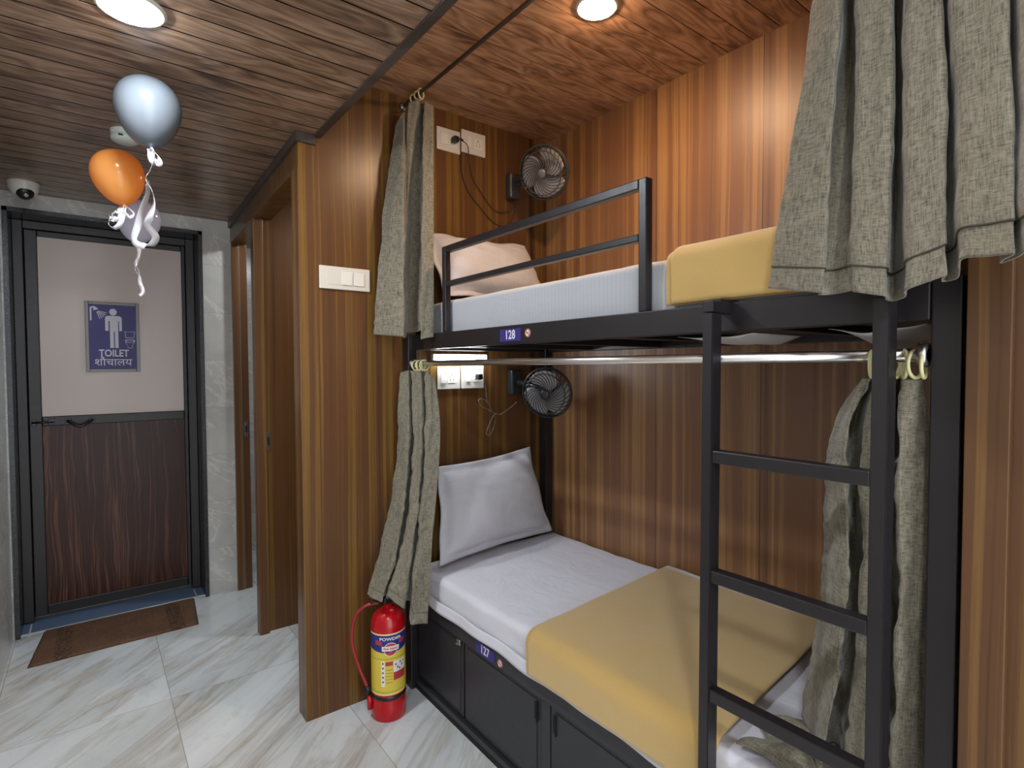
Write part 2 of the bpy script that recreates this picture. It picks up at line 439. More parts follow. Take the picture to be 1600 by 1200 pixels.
# ------------------------------------------------------------------ the setting
def wx(y): return .672+(y-2.27)*.035            # face of the slightly skewed timber wall
YE = 3.93                                       # end wall
mb = MB(); mb.box(-.46, 2.05, -1.0, 4.9, -.1, 0); struct('floor', mb, 'floor')
def plank_ceiling(x0, x1, y0, y1, z, p=.1, g=.0022, d=.008):
    mb = MB(); k0 = math.floor(y0/p); y = k0*p; prof = []
    while y < y1:
        a, b = max(y, y0), min(y+p, y1)
        if b > a+.001:
            if y >= y0: prof += [(a, z+d), (a+g, z+d), (a+g, z)]
            else: prof += [(a, z)]
            if y+p <= y1: prof += [(b-g, z), (b-g, z+d)]
            else: prof += [(b, z)]
        y += p
    prof += [(y1, z+.05), (y0, z+.05)]
    b = bmesh.new()
    return mb.prism(prof, 'x', x0, x1)
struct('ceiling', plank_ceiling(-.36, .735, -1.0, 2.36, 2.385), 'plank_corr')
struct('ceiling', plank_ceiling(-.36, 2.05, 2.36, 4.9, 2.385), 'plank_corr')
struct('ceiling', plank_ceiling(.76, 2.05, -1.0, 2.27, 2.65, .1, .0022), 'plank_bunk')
mb = MB(); mb.box(.762, .772, -1.0, 2.27, 2.43, 2.65); struct('wall_riser', mb, 'lam_bunk')
mb = MB(); mb.box(.732, .762, -1.0, 2.275, 2.379, 2.392, .001); mb.box(.752, .7618, -1.0, 2.275, 2.392, 2.46); struct('trim_1', mb, 'trim_dark')
# tiled walls
mb = MB(); mb.box(-.46, -.36, -1.0, 4.9, 0, 2.45); struct('wall_left', mb, 'tile')
mb = MB()
mb.box(-.36, -.352, YE, YE+.2, 0, 2.45); mb.box(.57, .735, YE, YE+.25, 0, 2.45); mb.box(-.352, .57, YE, YE+.2, 2.302, 2.45)
struct('wall_end', mb, 'tile')
mb = MB(); mb.box(.735, 2.05, 4.7, 4.8, 0, 2.45); mb.box(1.97, 2.05, 3.25, 4.7, 0, 2.45); mb.box(.735, .82, 4.19, 4.7, 0, 2.45); struct('wall_far', mb, 'tile')
# laminate walls of the bunk bay
mb = MB(); mb.prism([(.672, 0), (1.97, 0), (1.97, 2.68), (.772, 2.68), (.772, 2.385), (.672, 2.385)], 'y', 2.27, 2.36); struct('wall_head', mb, 'lam_side')
mb = MB(); mb.box(1.97, 2.05, .2, 3.25, 0, 2.7); struct('wall_back', mb, 'lam_bunk')
mb = MB(); mb.box(1.12, 1.97, .206, .262, 0, 2.65, .0015); struct('wall_foot', mb, 'lam_foot')
mb = MB(); mb.box(1.135, 2.05, -.9, .206, 0, 2.65); struct('wall_right', mb, 'lam_foot')
# timber wall along the corridor: header, posts, second partition
mb = MB()
mb.prism([(wx(2.36), 2.36), (wx(YE), YE), (wx(YE)+.09, YE), (wx(2.36)+.09, 2.36)], 'z', 2.25, 2.385)
struct('wall_timber', mb, 'lam_side')
mb = MB(); o = .012
mb.prism([(wx(2.27)-o, 2.27-o), (wx(2.27)-o, 2.27), (wx(YE)-o, YE), (wx(YE), YE), (wx(2.27), 2.27), (.74, 2.27), (.74, 2.27-o)], 'z', 2.345, 2.384)
struct('trim_2', mb, 'trim_dark')
mb = MB(); mb.prism([(wx(2.36)-.004, 2.36), (wx(3.165)-.004, 3.165), (wx(3.165)+.02, 3.165), (wx(2.36)+.02, 2.36)], 'z', 2.244, 2.256)
mb.prism([(wx(3.225)-.004, 3.225), (wx(3.9)-.004, 3.9), (wx(3.9)+.02, 3.9), (wx(3.225)+.02, 3.225)], 'z', 2.244, 2.256); struct('trim_3', mb, 'lam_edge')
mb = MB(); mb.box(.698, .748, 3.165, 3.225, 0, 2.25, .0015); struct('trim_4', mb, 'lam_edge')
mb = MB(); mb.box(.748, 1.97, 3.19, 3.25, 0, 2.385); struct('wall_second_bay', mb, 'lam_side')
mb = MB(); mb.box(.733, .772, 3.9, YE+.26, 0, 2.25, .001); mb.box(.777, .82, 3.905, YE+.26, 0, 2.25, .001); struct('trim_5', mb, 'lam_edge')
mb = MB(); mb.box(.771, .778, 3.902, 3.93, 0, 2.25); struct('trim_6', mb, 'silver')
mb = MB(); mb.box(wx(2.3)-.004, wx(2.3)+.001, 2.268, 2.362, 0, 2.25, .001); struct('trim_7', mb, 'lam_edge')
# strike plates of the two sliding doors
def strike(x, y, z, nx, label):
    t = thing('strike_plate', (x, y, z-.05), label, 'lock plate', 'strike plates')
    mb = MB(); mb.box(x, x+.02, y-.003, y+.001, z-.05, z+.05, .001); mb.build('plate', 'steel', t)
    mb = MB(); mb.box(x+.005, x+.015, y-.0045, y-.0029, z-.022, z+.022); mb.build('slot', 'blackgap', t)
strike(.752, 3.189, 1.05, 0, 'steel strike plate on the panel inside the nearer timber doorway')
strike(.788, 3.904, 1.05, 0, 'steel strike plate on the farther timber door jamb by the tiles')

# toilet door with granite surround
mb = MB(); g0, g1_, gz = -.352, .57, 2.302
mb.box(g0, g0+.022, YE-.012, 4.19, 0, gz); mb.box(g1_-.022, g1_, YE-.012, 4.19, 0, gz); mb.box(g0, g1_, YE-.012, 4.19, gz-.022, gz)
struct('trim_8', mb, 'granite')
mb = MB(); mb.box(g0+.022, g1_-.022, 3.965, 4.19, -.002, .004); struct('trim_9', mb, 'blue_floor')
mb = MB(); mb.box(g0+.022, g1_-.022, 3.955, 3.966, -.002, .005); mb.box(-.3, -.293, 3.93, 4.1, -.002, .0055); mb.box(.5, .507, 3.93, 4.1, -.002, .0055); struct('trim_10', mb, 'grout')
mb = MB(); mb.box(-.46, .62, 4.19, 4.25, 0, 2.4); struct('wall_beyond', mb, 'tile')
DY = 4.12
door = thing('door_1', (.125, DY+.02, .01), 'toilet door', 'door'); del door['label']; del door['category']; door['kind'] = 'structure'
mb = MB()
mb.box(g0+.022, -.285, DY-.01, DY+.05, .01, 2.28, .003); mb.box(.5, g1_-.022, DY-.01, DY+.05, .01, 2.28, .003); mb.box(-.285, .5, DY-.01, DY+.05, 2.235, 2.28, .003)
mb.build('door_frame', 'alu_dark', door)
mb = MB()
mb.box(-.282, -.225, DY, DY+.04, .03, 2.232, .004); mb.box(.477, .497, DY, DY+.04, .03, 2.232, .004); mb.box(.455+.022, .497, DY-.004, DY+.04, .03, 2.232, .003)
mb.box(-.225, .477, DY, DY+.04, 2.199, 2.232, .004); mb.box(-.225, .477, DY, DY+.04, 1.122, 1.176, .004); mb.box(-.225, .477, DY, DY+.04, .03, .09, .004)
mb.build('door_rail', 'alu_dark', door)
mb = MB(); mb.box(-.227, .479, DY+.012, DY+.028, 1.17, 2.203); mb.build('upper_panel', 'cream', door)
mb = MB(); mb.box(-.227, .479, DY+.012, DY+.028, .086, 1.126); mb.build('lower_panel', 'walnut', door)
mb = MB(); mb.tube([(-.27, DY-.014, 1.145), (-.175, DY-.014, 1.145)], .006); mb.box(-.272, -.25, DY-.01, DY+.001, 1.128, 1.162, .002); mb.box(-.198, -.17, DY-.01, DY+.001, 1.128, 1.162, .002)
for x in (-.262, -.18):
    for z in (1.133, 1.157): mb.lathe([(0, 0), (.003, 0), (.002, .002), (0, .0025)], 8, plane_m((x, DY-.01, z), (1, 0, 0), (0, 0, 1)), 1)
mb.build('door_latch', ['black', 'chrome'], door)
mb = MB()
mb.tube(curve_pts([(-.112, DY-.001, 1.148), (-.1, DY-.03, 1.14), (-.055, DY-.04, 1.115), (-.01, DY-.03, 1.14), (.002, DY-.001, 1.148)], 24), .009)
mb.box(-.125, -.095, DY-.006, DY+.001, 1.135, 1.163, .002); mb.box(-.015, .015, DY-.006, DY+.001, 1.135, 1.163, .002)
mb.build('door_handle', 'black', door)
# toilet sign
sg = thing('toilet_sign', (.112, DY+.011, 1.43), 'violet blue toilet sign in a silver frame on the cream door panel', 'sign')
X0, X1, Z0, Z1, SY = -.02, .246, 1.43, 1.85, DY+.0115
mb = MB(); mb.box(X0+.012, X1-.012, SY-.004, SY, Z0+.012, Z1-.012); mb.build('sign_panel', 'sign_blue', sg)
mb = MB(); f = .018
mb.box(X0, X0+f, SY-.01, SY, Z0, Z1, .002); mb.box(X1-f, X1, SY-.01, SY, Z0, Z1, .002); mb.box(X0+f, X1-f, SY-.01, SY, Z0, Z0+f, .002); mb.box(X0+f, X1-f, SY-.01, SY, Z1-f, Z1, .002)
mb.build('sign_frame', 'silver', sg)
def sp(u, v): return (X0+(X1-X0)*u, Z1-(Z1-Z0)*v)
ya, yb = SY-.0052, SY-.0038
mb = MB()
def disc(mb, u, v, ru, rv, mi=0, n=20): mb.prism([((X1-X0)*(u+ru*math.cos(2*PI*k/n))+X0, Z1-(Z1-Z0)*(v+rv*math.sin(2*PI*k/n))) for k in range(n)], 'y', ya, yb, mi)
def poly(mb, pts, mi=0): mb.prism([sp(*p) for p in pts], 'y', ya, yb, mi)
disc(mb, .51, .14, .07, .048)
poly(mb, [(.38, .205), (.40, .195), (.62, .195), (.65, .205), (.67, .225), (.67, .41), (.618, .41), (.618, .27), (.60, .27), (.60, .655), (.535, .655), (.535, .42), (.515, .42), (.515, .655), (.445, .655), (.445, .27), (.422, .27), (.422, .41), (.36, .41), (.36, .225)])
mb.build('person_symbol', 'sign_white', sg)
mb = MB()
poly(mb, [(.09, .27), (.09, .09), (.115, .07), (.16, .07), (.16, .087), (.13, .087), (.118, .1), (.118, .27)])
poly(mb, [(.16, .06), (.25, .105), (.15, .125)])
for k in range(5):
    a = math.radians(12+k*14); du, dv = math.cos(a)*.2, math.sin(a)*.17
    u0, v0 = .2+math.cos(a)*.04, .125+math.sin(a)*.02
    poly(mb, [(u0, v0), (u0+du*.8, v0+dv*.62), (u0+du*.8-.01, v0+dv*.62+.008), (u0-.006, v0+.004)])
mb.build('shower_symbol', 'sign_white', sg)
mb = MB()
def ring_poly(mb, pts, w=.012):
    n = len(pts); cx = sum(p[0] for p in pts)/n; cy = sum(p[1] for p in pts)/n
    q = [(p[0]+(cx-p[0])*w*9, p[1]+(cy-p[1])*w*9) for p in pts]
    for i in range(n):
        j = (i+1) % n; poly(mb, [pts[i], pts[j], q[j], q[i]])
ring_poly(mb, [(.71, .415), (.92, .415), (.90, .44), (.90, .505), (.73, .505), (.73, .44)])
ring_poly(mb, [(.815+.1*math.cos(2*PI*k/18), .55+.028*math.sin(2*PI*k/18)) for k in range(18)], .02)
ring_poly(mb, [(.715, .545), (.915, .545), (.88, .6), (.86, .62), (.86, .655), (.77, .655), (.77, .62), (.745, .6)])
mb.build('bowl_symbol', 'sign_white', sg)
mb = MB(); add_text(mb, 'TOILET', .058, plane_m((.116, ya, Z1-.42*.735), (1, 0, 0), (0, 0, 1)), bold=.0013, sx=.78)
mb.build('english_lettering', 'sign_white', sg)
mb = MB(); add_text(mb, 'शौचालय', .06, plane_m((.112, ya, Z1-.42*.865), (1, 0, 0), (0, 0, 1)), bold=.0003)
mb.build('hindi_lettering', 'sign_white', sg)

# ------------------------------------------------------------------ lamps, detector, camera
def downlight(x, y, z, r, glow, label, group='round ceiling downlights'):
    t = thing('ceiling_downlight', (x, y, z), label, 'ceiling lamp', group)
    T = Matrix.Translation((x, y, z))
    mb = MB(); mb.lathe([(r*1.18, 0), (r*1.18, -.003), (r*1.1, -.007), (r, -.008), (r, -.003), (r, 0)], 48, T); mb.build('lamp_rim', 'white_pl', t)
    mb = MB(); mb.lathe([(0, -.022), (r*.4, -.0205), (r*.7, -.016), (r*.9, -.0095), (r*.999, -.004), (r*.999, -.001)], 48, T); mb.build('lamp_diffuser', glow, t)
downlight(.104, 1.755, 2.385, .068, 'glow_corr', 'round white downlight glowing in the corridor ceiling above the balloons')
downlight(1.368, 1.315, 2.65, .06, 'glow_bunk', 'round warm downlight glowing in the ceiling above the upper bunk')
downlight(.104, -.15, 2.385, .068, 'glow_corr', 'round white corridor downlight overhead, out of the picture')
downlight(1.3, 2.75, 2.385, .055, 'glow_bay_fill', 'unseen round fill lamp added inside the nearer timber doorway', 'added doorway fill lamps')  # unseen fill lamp, added to brighten the panel inside this bay
downlight(1.15, 3.65, 2.385, .05, 'glow_bay_fill', 'unseen round fill lamp added inside the farther tiled room', 'added doorway fill lamps')  # unseen fill lamp, added so its spill brightens the door end

t = thing('smoke_detector', (.13, 2.68, 2.385), 'pale round smoke detector on the corridor ceiling behind the white balloon', 'smoke detector')
mb = MB(); mb.lathe([(.05, 0), (.05, -.012), (.046, -.014), (.046, -.02), (.05, -.022), (.048, -.036), (.03, -.046), (0, -.048)], 40, Matrix.Translation((.13, 2.68, 2.385))); mb.build('detector_body', 'detector', t)
mb = MB(); mb.box(.105, .128, 2.632, 2.644, 2.352, 2.360, .001); mb.build('sensor_slot', 'black', t)
t = thing('security_camera', (-.246, 3.7, 2.385), 'white dome security camera on the ceiling above the toilet door', 'security camera')
T = Matrix.Translation((-.246, 3.7, 2.385))
mb = MB(); mb.lathe([(0, 0), (.062, 0), (.064, -.006), (.058, -.04), (.045, -.062), (.025, -.076), (0, -.08)], 40, T); mb.build('camera_body', 'white_pl2', t)
dn = Vector((.2, -.72, -.66)).normalized(); R = dn.to_track_quat('Z', 'Y').to_matrix().to_4x4(); ctr = Vector((-.246, 3.7, 2.35))
mb = MB(); mb.lathe([(.0, .056), (.022, .054), (.033, .045), (.037, .032), (.036, .01)], 32, Matrix.Translation(ctr) @ R); mb.build('camera_lens_dome', 'black', t)
mb = MB(); mb.lathe([(.011, .0555), (.011, .059), (.007, .06), (0, .058)], 24, Matrix.Translation(ctr) @ R); mb.build('camera_lens', 'steel', t)

# ------------------------------------------------------------------ bunk bed
BX = 1.14
bed = thing('bunk_bed', (1.55, 1.26, 0), 'dark steel bunk bed with two berths and storage lockers under the lower one', 'bunk bed')
def part(name, mat, *boxes, bev=.003, parent=bed, label=None):
    mb = MB()
    for b in boxes: mb.box(*b, bev=bev)
    return mb.build(name, mat, parent, label=label)
part('post', 'iron', (1.115, 1.16, 2.212, 2.262, 0, 1.60))
part('post', 'iron', (BX, 1.182, .272, .315, 0, 1.60))
part('post', 'iron', (1.915, 1.96, 2.212, 2.262, 0, 1.60))
part('post', 'iron', (1.915, 1.96, .272, .315, 0, 1.60))
part('side_rail', 'iron', (BX, 1.17, .316, 2.211, 1.527, 1.592))
part('back_rail', 'iron', (1.935, 1.965, .316, 2.211, 1.527, 1.592))
part('end_rail', 'iron', (1.161, 1.934, 2.228, 2.258, 1.527, 1.592))
part('end_rail', 'iron', (1.183, 1.934, .274, .304, 1.527, 1.592))
for y in (.62, 1.05, 1.48, 1.9): part('cross_bar', 'iron', (1.17, 1.935, y, y+.03, 1.53, 1.556))
part('berth_mesh', 'perf', (1.17, 1.935, .304, 2.228, 1.5565, 1.5605), bev=0)
# guard rail
gx0, gx1 = BX, BX+.026
def bar(name, b): return part(name, 'iron', b, bev=.003, parent=guard)
mb = MB(); mb.box(gx0, gx1, 1.931, 1.957, 1.592, 1.936, .003); guard = mb.build('guard_rail', 'iron', bed)
bar('guard_post', (gx0, gx1, .922, .948, 1.592, 1.936))
bar('guard_bar', (gx0, gx1, .948, 1.931, 1.910, 1.936))
bar('guard_bar', (gx0, gx1, .948, 1.931, 1.775, 1.795))
# storage lockers
mb = MB(); mb.box(1.158, 1.95, .316, 2.211, .03, .418, .002); mb.build('locker_body', 'iron_box', bed)
part('locker_rail', 'iron_box', (BX-.003, 1.16, .316, 2.211, .372, .428))
part('locker_plinth', 'blackgap', (BX-.003, 1.16, .316, 2.211, 0, .028), bev=.001)
part('locker_sill', 'iron_box', (BX-.006, 1.158, .316, 2.211, .028, .05), bev=.002)
def locker(y0, y1, hy, latch=False):
    mb = MB()
    mb.box(1.148, 1.158, y0, y1, .056, .368, .0015)
    mb.box(1.1445, 1.149, y0+.02, y1-.02, .074, .352, .0015)
    d = mb.build('locker_door', 'iron_box', bed)
    s = MB()
    if latch:
        s.box(1.132, 1.149, hy-.012, hy+.012, .348, .372, .003); s.tube([(1.128, hy-.008, .357), (1.128, hy+.016, .353)], .004)
        s.build('latch', 'steel', d)
    else:
        s.box(1.1435, 1.1455, hy-.007, hy+.007, .285, .345); s.box(1.1385, 1.1455, hy-.009, hy-.0065, .28, .35); s.build('door_pull', 'blackgap', d)
    return d
locker(1.828, 2.205, 1.842, True); locker(1.352, 1.815, 1.375); locker(.845, 1.303, 1.283); locker(.33, .835, .81)
part('locker_stile', 'iron_box', (1.146, 1.158, 1.306, 1.349, .05, .372), bev=.001)
# number plates
def number(txt, y0, y1, z0, z1, x, sy, sz):
    mb = MB(); mb.box(x-.002, x, y0, y1, z0, z1); pl = mb.build('number_plate', 'sign_blue', bed, label='violet number plate reading '+txt)
    h = z1-z0; m4 = plane_m((x-.0022, (y0+y1)/2, (z0+z1)/2), (0, -1, 0), (0, 0, 1))
    mb = MB(); add_text(mb, txt, h*1.02, m4, bold=.0007, sx=(.112/.04*.32 if txt == '128' else .86), extrude=.0003); mb.build('number_lettering', 'sign_white', pl)
    s = MB(); m4 = plane_m((x-.0012, sy, sz), (0, -1, 0), (0, 0, 1)); r = .014
    s.lathe([(0, .0003), (r, .0003), (r, -.001)], 28, m4, 0, False)
    ds = s.build('no_smoking_sticker', 'label_white', bed)
    s = MB(); s.lathe([(r*.78, .0004), (r*.78, .0009), (r*.98, .0009), (r*.98, .0004)], 28, m4, 0, False)
    s.box(-r*.8, r*.8, -.0012, .0012, .0006, .0011, M4=m4 @ Matrix.Rotation(math.radians(-45), 4, 'Z'))
    s.build('prohibition_ring', 'label_red', ds)
    s = MB(); s.box(-r*.55, r*.4, -.0012, .0012, .0004, .0006, M4=m4); s.build('cigarette_symbol', 'label_black', ds)
number('128', 1.441, 1.557, 1.537, 1.579, BX, 1.405, 1.561)
number('127', 1.600, 1.716, .376, .420, BX-.003, 1.565, .392)

# mattresses
def rbox(mb, x0, x1, y0, y1, z0, z1, r, nx, ny, nz, disp):
    """rounded box on a dense grid, disp(p, n) -> offset"""
    b = bmesh.new(); seen = {}
    def vert(p):
        k = tuple(round(c, 5) for c in p)
        if k not in seen:
            c = Vector((min(max(p[0], x0+r), x1-r), min(max(p[1], y0+r), y1-r), min(max(p[2], z0+r), z1-r)))
            d = Vector(p)-c
            # soften: spread grid lines near the rounded edge
            n = d.normalized() if d.length > 1e-9 else Vector((0, 0, 1))
            q = c+n*r; seen[k] = b.verts.new(q+disp(q, n))
        return seen[k]
    def axis(a, bb, n):
        L = [a, a+r*.35, a+r*.7, a+r]; m = [a+r+(bb-a-2*r)*i/n for i in range(1, n)]
        return L+m+[bb-r, bb-r*.7, bb-r*.35, bb]
    X, Y, Z = axis(x0, x1, nx), axis(y0, y1, ny), axis(z0, z1, nz)
    def face(A, B, f):
        for i in range(len(A)-1):
            for j in range(len(B)-1):
                vs = [vert(f(A[i], B[j])), vert(f(A[i+1], B[j])), vert(f(A[i+1], B[j+1])), vert(f(A[i], B[j+1]))]
                if len(set(vs)) == 4:
                    try: b.faces.new(vs).smooth = True
                    except ValueError: pass
    for z in (z0, z1): face(X, Y, lambda p, q: (p, q, z))
    for x in (x0, x1): face(Y, Z, lambda p, q: (x, p, q))
    for y in (y0, y1): face(X, Z, lambda p, q: (p, y, q))
    bmesh.ops.recalc_face_normals(b, faces=b.faces)
    for f in b.faces: f.smooth = True
    mb._merge(b)
def nz(p, s, seed=0): return noise.noise(Vector((p[0]*s, p[1]*s, p[2]*s+seed)))
def d_low(p, n):
    a = .0035*nz(p, 9)+.004*nz(p, 4, 3)
    if n.x < -.3: a += .005*nz((p.x*.2, p.y*22, p.z*4), 1, 5)
    if p.z > .55: a += .003*noise.noise(Vector((p.x*3, p.y*14, 2)))
    return n*a
low = thing('mattress', (1.55, 1.28, .42), 'lower berth mattress under a plain white sheet', 'mattress')
mb = MB(); rbox(mb, 1.135, 1.958, .325, 2.205, .43, .568, .03, 24, 60, 6, d_low); mb.build('sheet', 'sheet', low)
# loose hem of the sheet hanging over the rail
mb = MB()
def hem(u, v):
    y = 2.19-1.85*u; return (1.128-.006*v+.004*math.sin(u*41), y, .478-.042*v+.003*math.sin(u*23+1)*v)
mb.grid(hem, 80, 4); ob = mb.build('sheet_hem', 'sheet', low); smoothmod(ob, .002)
def d_up(p, n): return n*(.004*nz(p, 6, 9)+.002*nz(p, 17, 1))
up = thing('mattress', (1.55, 1.26, 1.56), 'upper berth mattress under a white striped sheet behind the guard rail', 'mattress')
mb = MB(); rbox(mb, 1.175, 1.96, .31, 2.222, 1.562, 1.726, .022, 20, 60, 8, d_up); mb.build('sheet', 'sheet_striped', up)

# pillows
def pillow(name, BL, BR, TL, TR, T, label, seedv):
    BL, BR, TL, TR = map(Vector, (BL, BR, TL, TR)); nrm = (BR-BL).cross(TL-BL).normalized()
    t = thing(name, (BL+BR)/2, label, 'pillow')
    W, H = (BR-BL).length, (TL-BL).length; fl = .034
    def base(a, b):
        # edges drawn in between the corners
        pin = .03
        aa = a+(.5-a)*2*pin*math.sin(PI*b)*.6; bb = b+(.5-b)*2*pin*math.sin(PI*a)*1.0
        return BL.lerp(BR, aa).lerp(TL.lerp(TR, aa), bb)
    def h(a, b):
        ia = (a*W-fl)/(W-2*fl); ib = (b*H-fl)/(H-2*fl)
        if ia <= 0 or ia >= 1 or ib <= 0 or ib >= 1: return 0.0
        return T*((1-abs(2*ia-1)**3.2)**.45)*((1-abs(2*ib-1)**3.2)**.45)
    def front(a, b):
        p = base(a, b); hh = h(a, b)
        wv = .006*math.sin(a*19+seedv)*math.sin(b*13+1) if hh == 0 else 0
        sag = 1+.12*nz((a*3, b*3, seedv), 1)
        q = p+nrm*(hh*sag+wv+(0 if a in (0, 1) or b in (0, 1) else .0015))
        if hh > 0: q += nrm*(.006*noise.noise(Vector((a*4, b*9+a*4, seedv)))*min(1, hh/.03))
        return q
    def back(a, b):
        p = base(a, b); hh = h(a, b)
        wv = .006*math.sin(a*19+seedv)*math.sin(b*13+1) if hh == 0 else 0
        return p-nrm*(hh*.45-wv+(0 if a in (0, 1) or b in (0, 1) else .0015))
    mb = MB(); V1 = mb.grid(front, 60, 44); V2 = mb.grid(lambda a, b: back(1-a, b), 60, 44)
    bmesh.ops.remove_doubles(mb.bm, verts=mb.bm.verts, dist=.0002)
    mb.build('pillowcase', 'pillow', t)
    return t
pillow('pillow', (1.17, 2.055, .592), (1.905, 2.15, .588), (1.235, 2.175, 1.00), (1.805, 2.215, 1.035), .085, 'white pillow propped upright at the head of the lower berth', 1)
pillow('pillow', (1.20, 2.04, 1.755), (1.86, 2.10, 1.755), (1.17, 2.195, 2.055), (1.775, 2.205, 2.07), .08, 'white pillow propped at the head of the upper berth', 4)

# blankets
def blanket(name, y0, y1, xf, xb, zt, zb, r, th, label, skew=0.0, layers=(), seedv=0, wave=.004):
    t = thing(name, ((xf+xb)/2, (y0+y1)/2, zt), label, 'blanket')
    def mkpath(off, xbk, zbt):
        pts = []; rr = r+off
        for i in range(20): pts.append((xbk+(xf+r-xbk)*i/19, zt+off))
        for i in range(1, 9):
            a = PI/2*i/8; pts.append((xf+r-rr*math.sin(a), zt-r+rr*math.cos(a)))
        for i in range(1, 9): pts.append((xf-off, zt-r+(zbt-(zt-r))*i/8))
        return pts
    def layer(nm, ya, yb, sk_a, sk_b, o0, o1, zbt):
        mb = MB(); A = mkpath(o1, xb, zbt); B = mkpath(o0, xb, zbt+.002); n = len(A)-1; m = 56
        ds = [0]
        for i in range(1, len(A)): ds.append(ds[-1]+math.hypot(A[i][0]-A[i-1][0], A[i][1]-A[i-1][1]))
        def P_(path, u, v, sgn):
            i = min(int(round(u*n)), n); x, z = path[i]; q = 1-ds[i]/ds[-1]     # q=1 at the back
            a = ya+sk_a*q; b_ = yb+sk_b*q; y = a+(b_-a)*v
            # rounded rolled edge
            e = min(v, 1-v)*(b_-a); rl = 1 if e > .012 else math.sqrt(max(0, 1-(1-e/.012)**2))
            mid = [(A[i][k]+B[i][k])/2 for k in (0, 1)]
            x = mid[0]+(x-mid[0])*rl; z = mid[1]+(z-mid[1])*rl
            w = wave*noise.noise(Vector((x*3, y*5, seedv+z*3)))+wave*.5*noise.noise(Vector((x*8, y*9, seedv)))
            if x > xf+r: z += abs(w)
            else: x -= abs(w)*1.5
            return Vector((x, y, z))
        vs = sorted(set([0, .003, .008, .014, .02]+[k/m for k in range(1, m)]+[.98, .986, .992, .997, 1]))
        mv = len(vs)-1
        mb.grid(lambda u, v: P_(A, u, vs[int(round(v*mv))], 1), n, mv)
        mb.grid(lambda u, v: P_(B, 1-u, vs[int(round(v*mv))], -1), n, mv)
        bmesh.ops.remove_doubles(mb.bm, verts=mb.bm.verts, dist=.0004)
        # close front lower and back edges
        es = [e for e in mb.bm.edges if e.is_boundary]
        bmesh.ops.bridge_loops(mb.bm, edges=es) if False else bmesh.ops.holes_fill(mb.bm, edges=es, sides=0)
        bmesh.ops.recalc_face_normals(mb.bm, faces=mb.bm.faces)
        return mb.build(nm, 'fleece', t)
    layer('lower_fold', y0, y1, skew[0], skew[1], .001, th, zb)
    for k, (a, b, sa, sb, dz) in enumerate(layers): layer('upper_fold', a, b, sa, sb, th+.0006, th*1.9, zb+dz)
    return t
blanket('blanket', .70, 1.385, 1.127, 1.945, .574, .445, .035, .012, 'mustard fleece blanket folded across the lower berth', (.09, .085), [(.685, 1.362, .10, .092, .012), ], 3, .006)
blanket('blanket', .36, .872, 1.168, 1.94, 1.732, 1.60, .03, .011, 'mustard fleece blanket folded on the foot of the upper berth', (0, .01), [(.37, .852, 0, .01, .004)], 8, .005)

# ------------------------------------------------------------------ ladder
lad = thing('ladder', (1.08, .53, 0), 'dark steel ladder hooked over the upper berth rail', 'ladder')
def lx(z): return 1.068-.012*(1.56-z)/1.56
for (y0, y1, zt) in ((.684, .709, 1.565), (.352, .378, 1.565)):
    mb = MB()
    mb.prism([(lx(0), 0), (lx(0)+.036, 0), (lx(zt)+.036, zt), (lx(zt), zt)], 'y', y0, y1, bev=.002)
    st = mb.build('stile', 'iron', lad)
    mb = MB(); mb.box(lx(zt), 1.139, y0-.0005, y1+.0005, 1.567, 1.592, .002); mb.box(1.1, 1.178, y0+.001, y1-.001, 1.5925, 1.598, .001); mb.build('hook', 'iron', st)
for z in (1.255, .992, .728, .464, .2):
    part('rung', 'iron', (lx(z)+.002, lx(z)+.03, .378, .684, z-.016, z+.012), parent=lad)

# ------------------------------------------------------------------ curtain rods
t = thing('curtain_rod', (1.135, 1.25, 1.45), 'chrome curtain rod under the upper berth rail', 'curtain rod', None)
mb = MB(); mb.tube([(1.137, .316, 1.467), (1.137, 2.211, 1.467)], .0115, 20); mb.build('rod', 'chrome', t)
for y in (.322, 2.205):
    mb = MB(); mb.lathe([(0, -.006), (.022, -.006), (.02, .006), (0, .006)], 24, Matrix.Translation((1.137, y, 1.467)) @ Matrix.Rotation(PI/2, 4, 'X')); mb.build('rod_flange', 'steel', t)
t = thing('curtain_rod', (1.135, 1.25, 2.60), 'dull steel curtain rod high under the bunk ceiling', 'curtain rod', None)
mb = MB(); mb.tube([(1.13, .262, 2.607), (1.13, 2.27, 2.607)], .008, 16); mb.build('rod', 'rod_dark', t)
for y in (.27, 2.262):
    mb = MB(); mb.lathe([(0, -.006), (.02, -.006), (.018, .006), (0, .006)], 24, Matrix.Translation((1.13, y, 2.607)) @ Matrix.Rotation(PI/2, 4, 'X')); mb.build('rod_flange', 'steel', t)

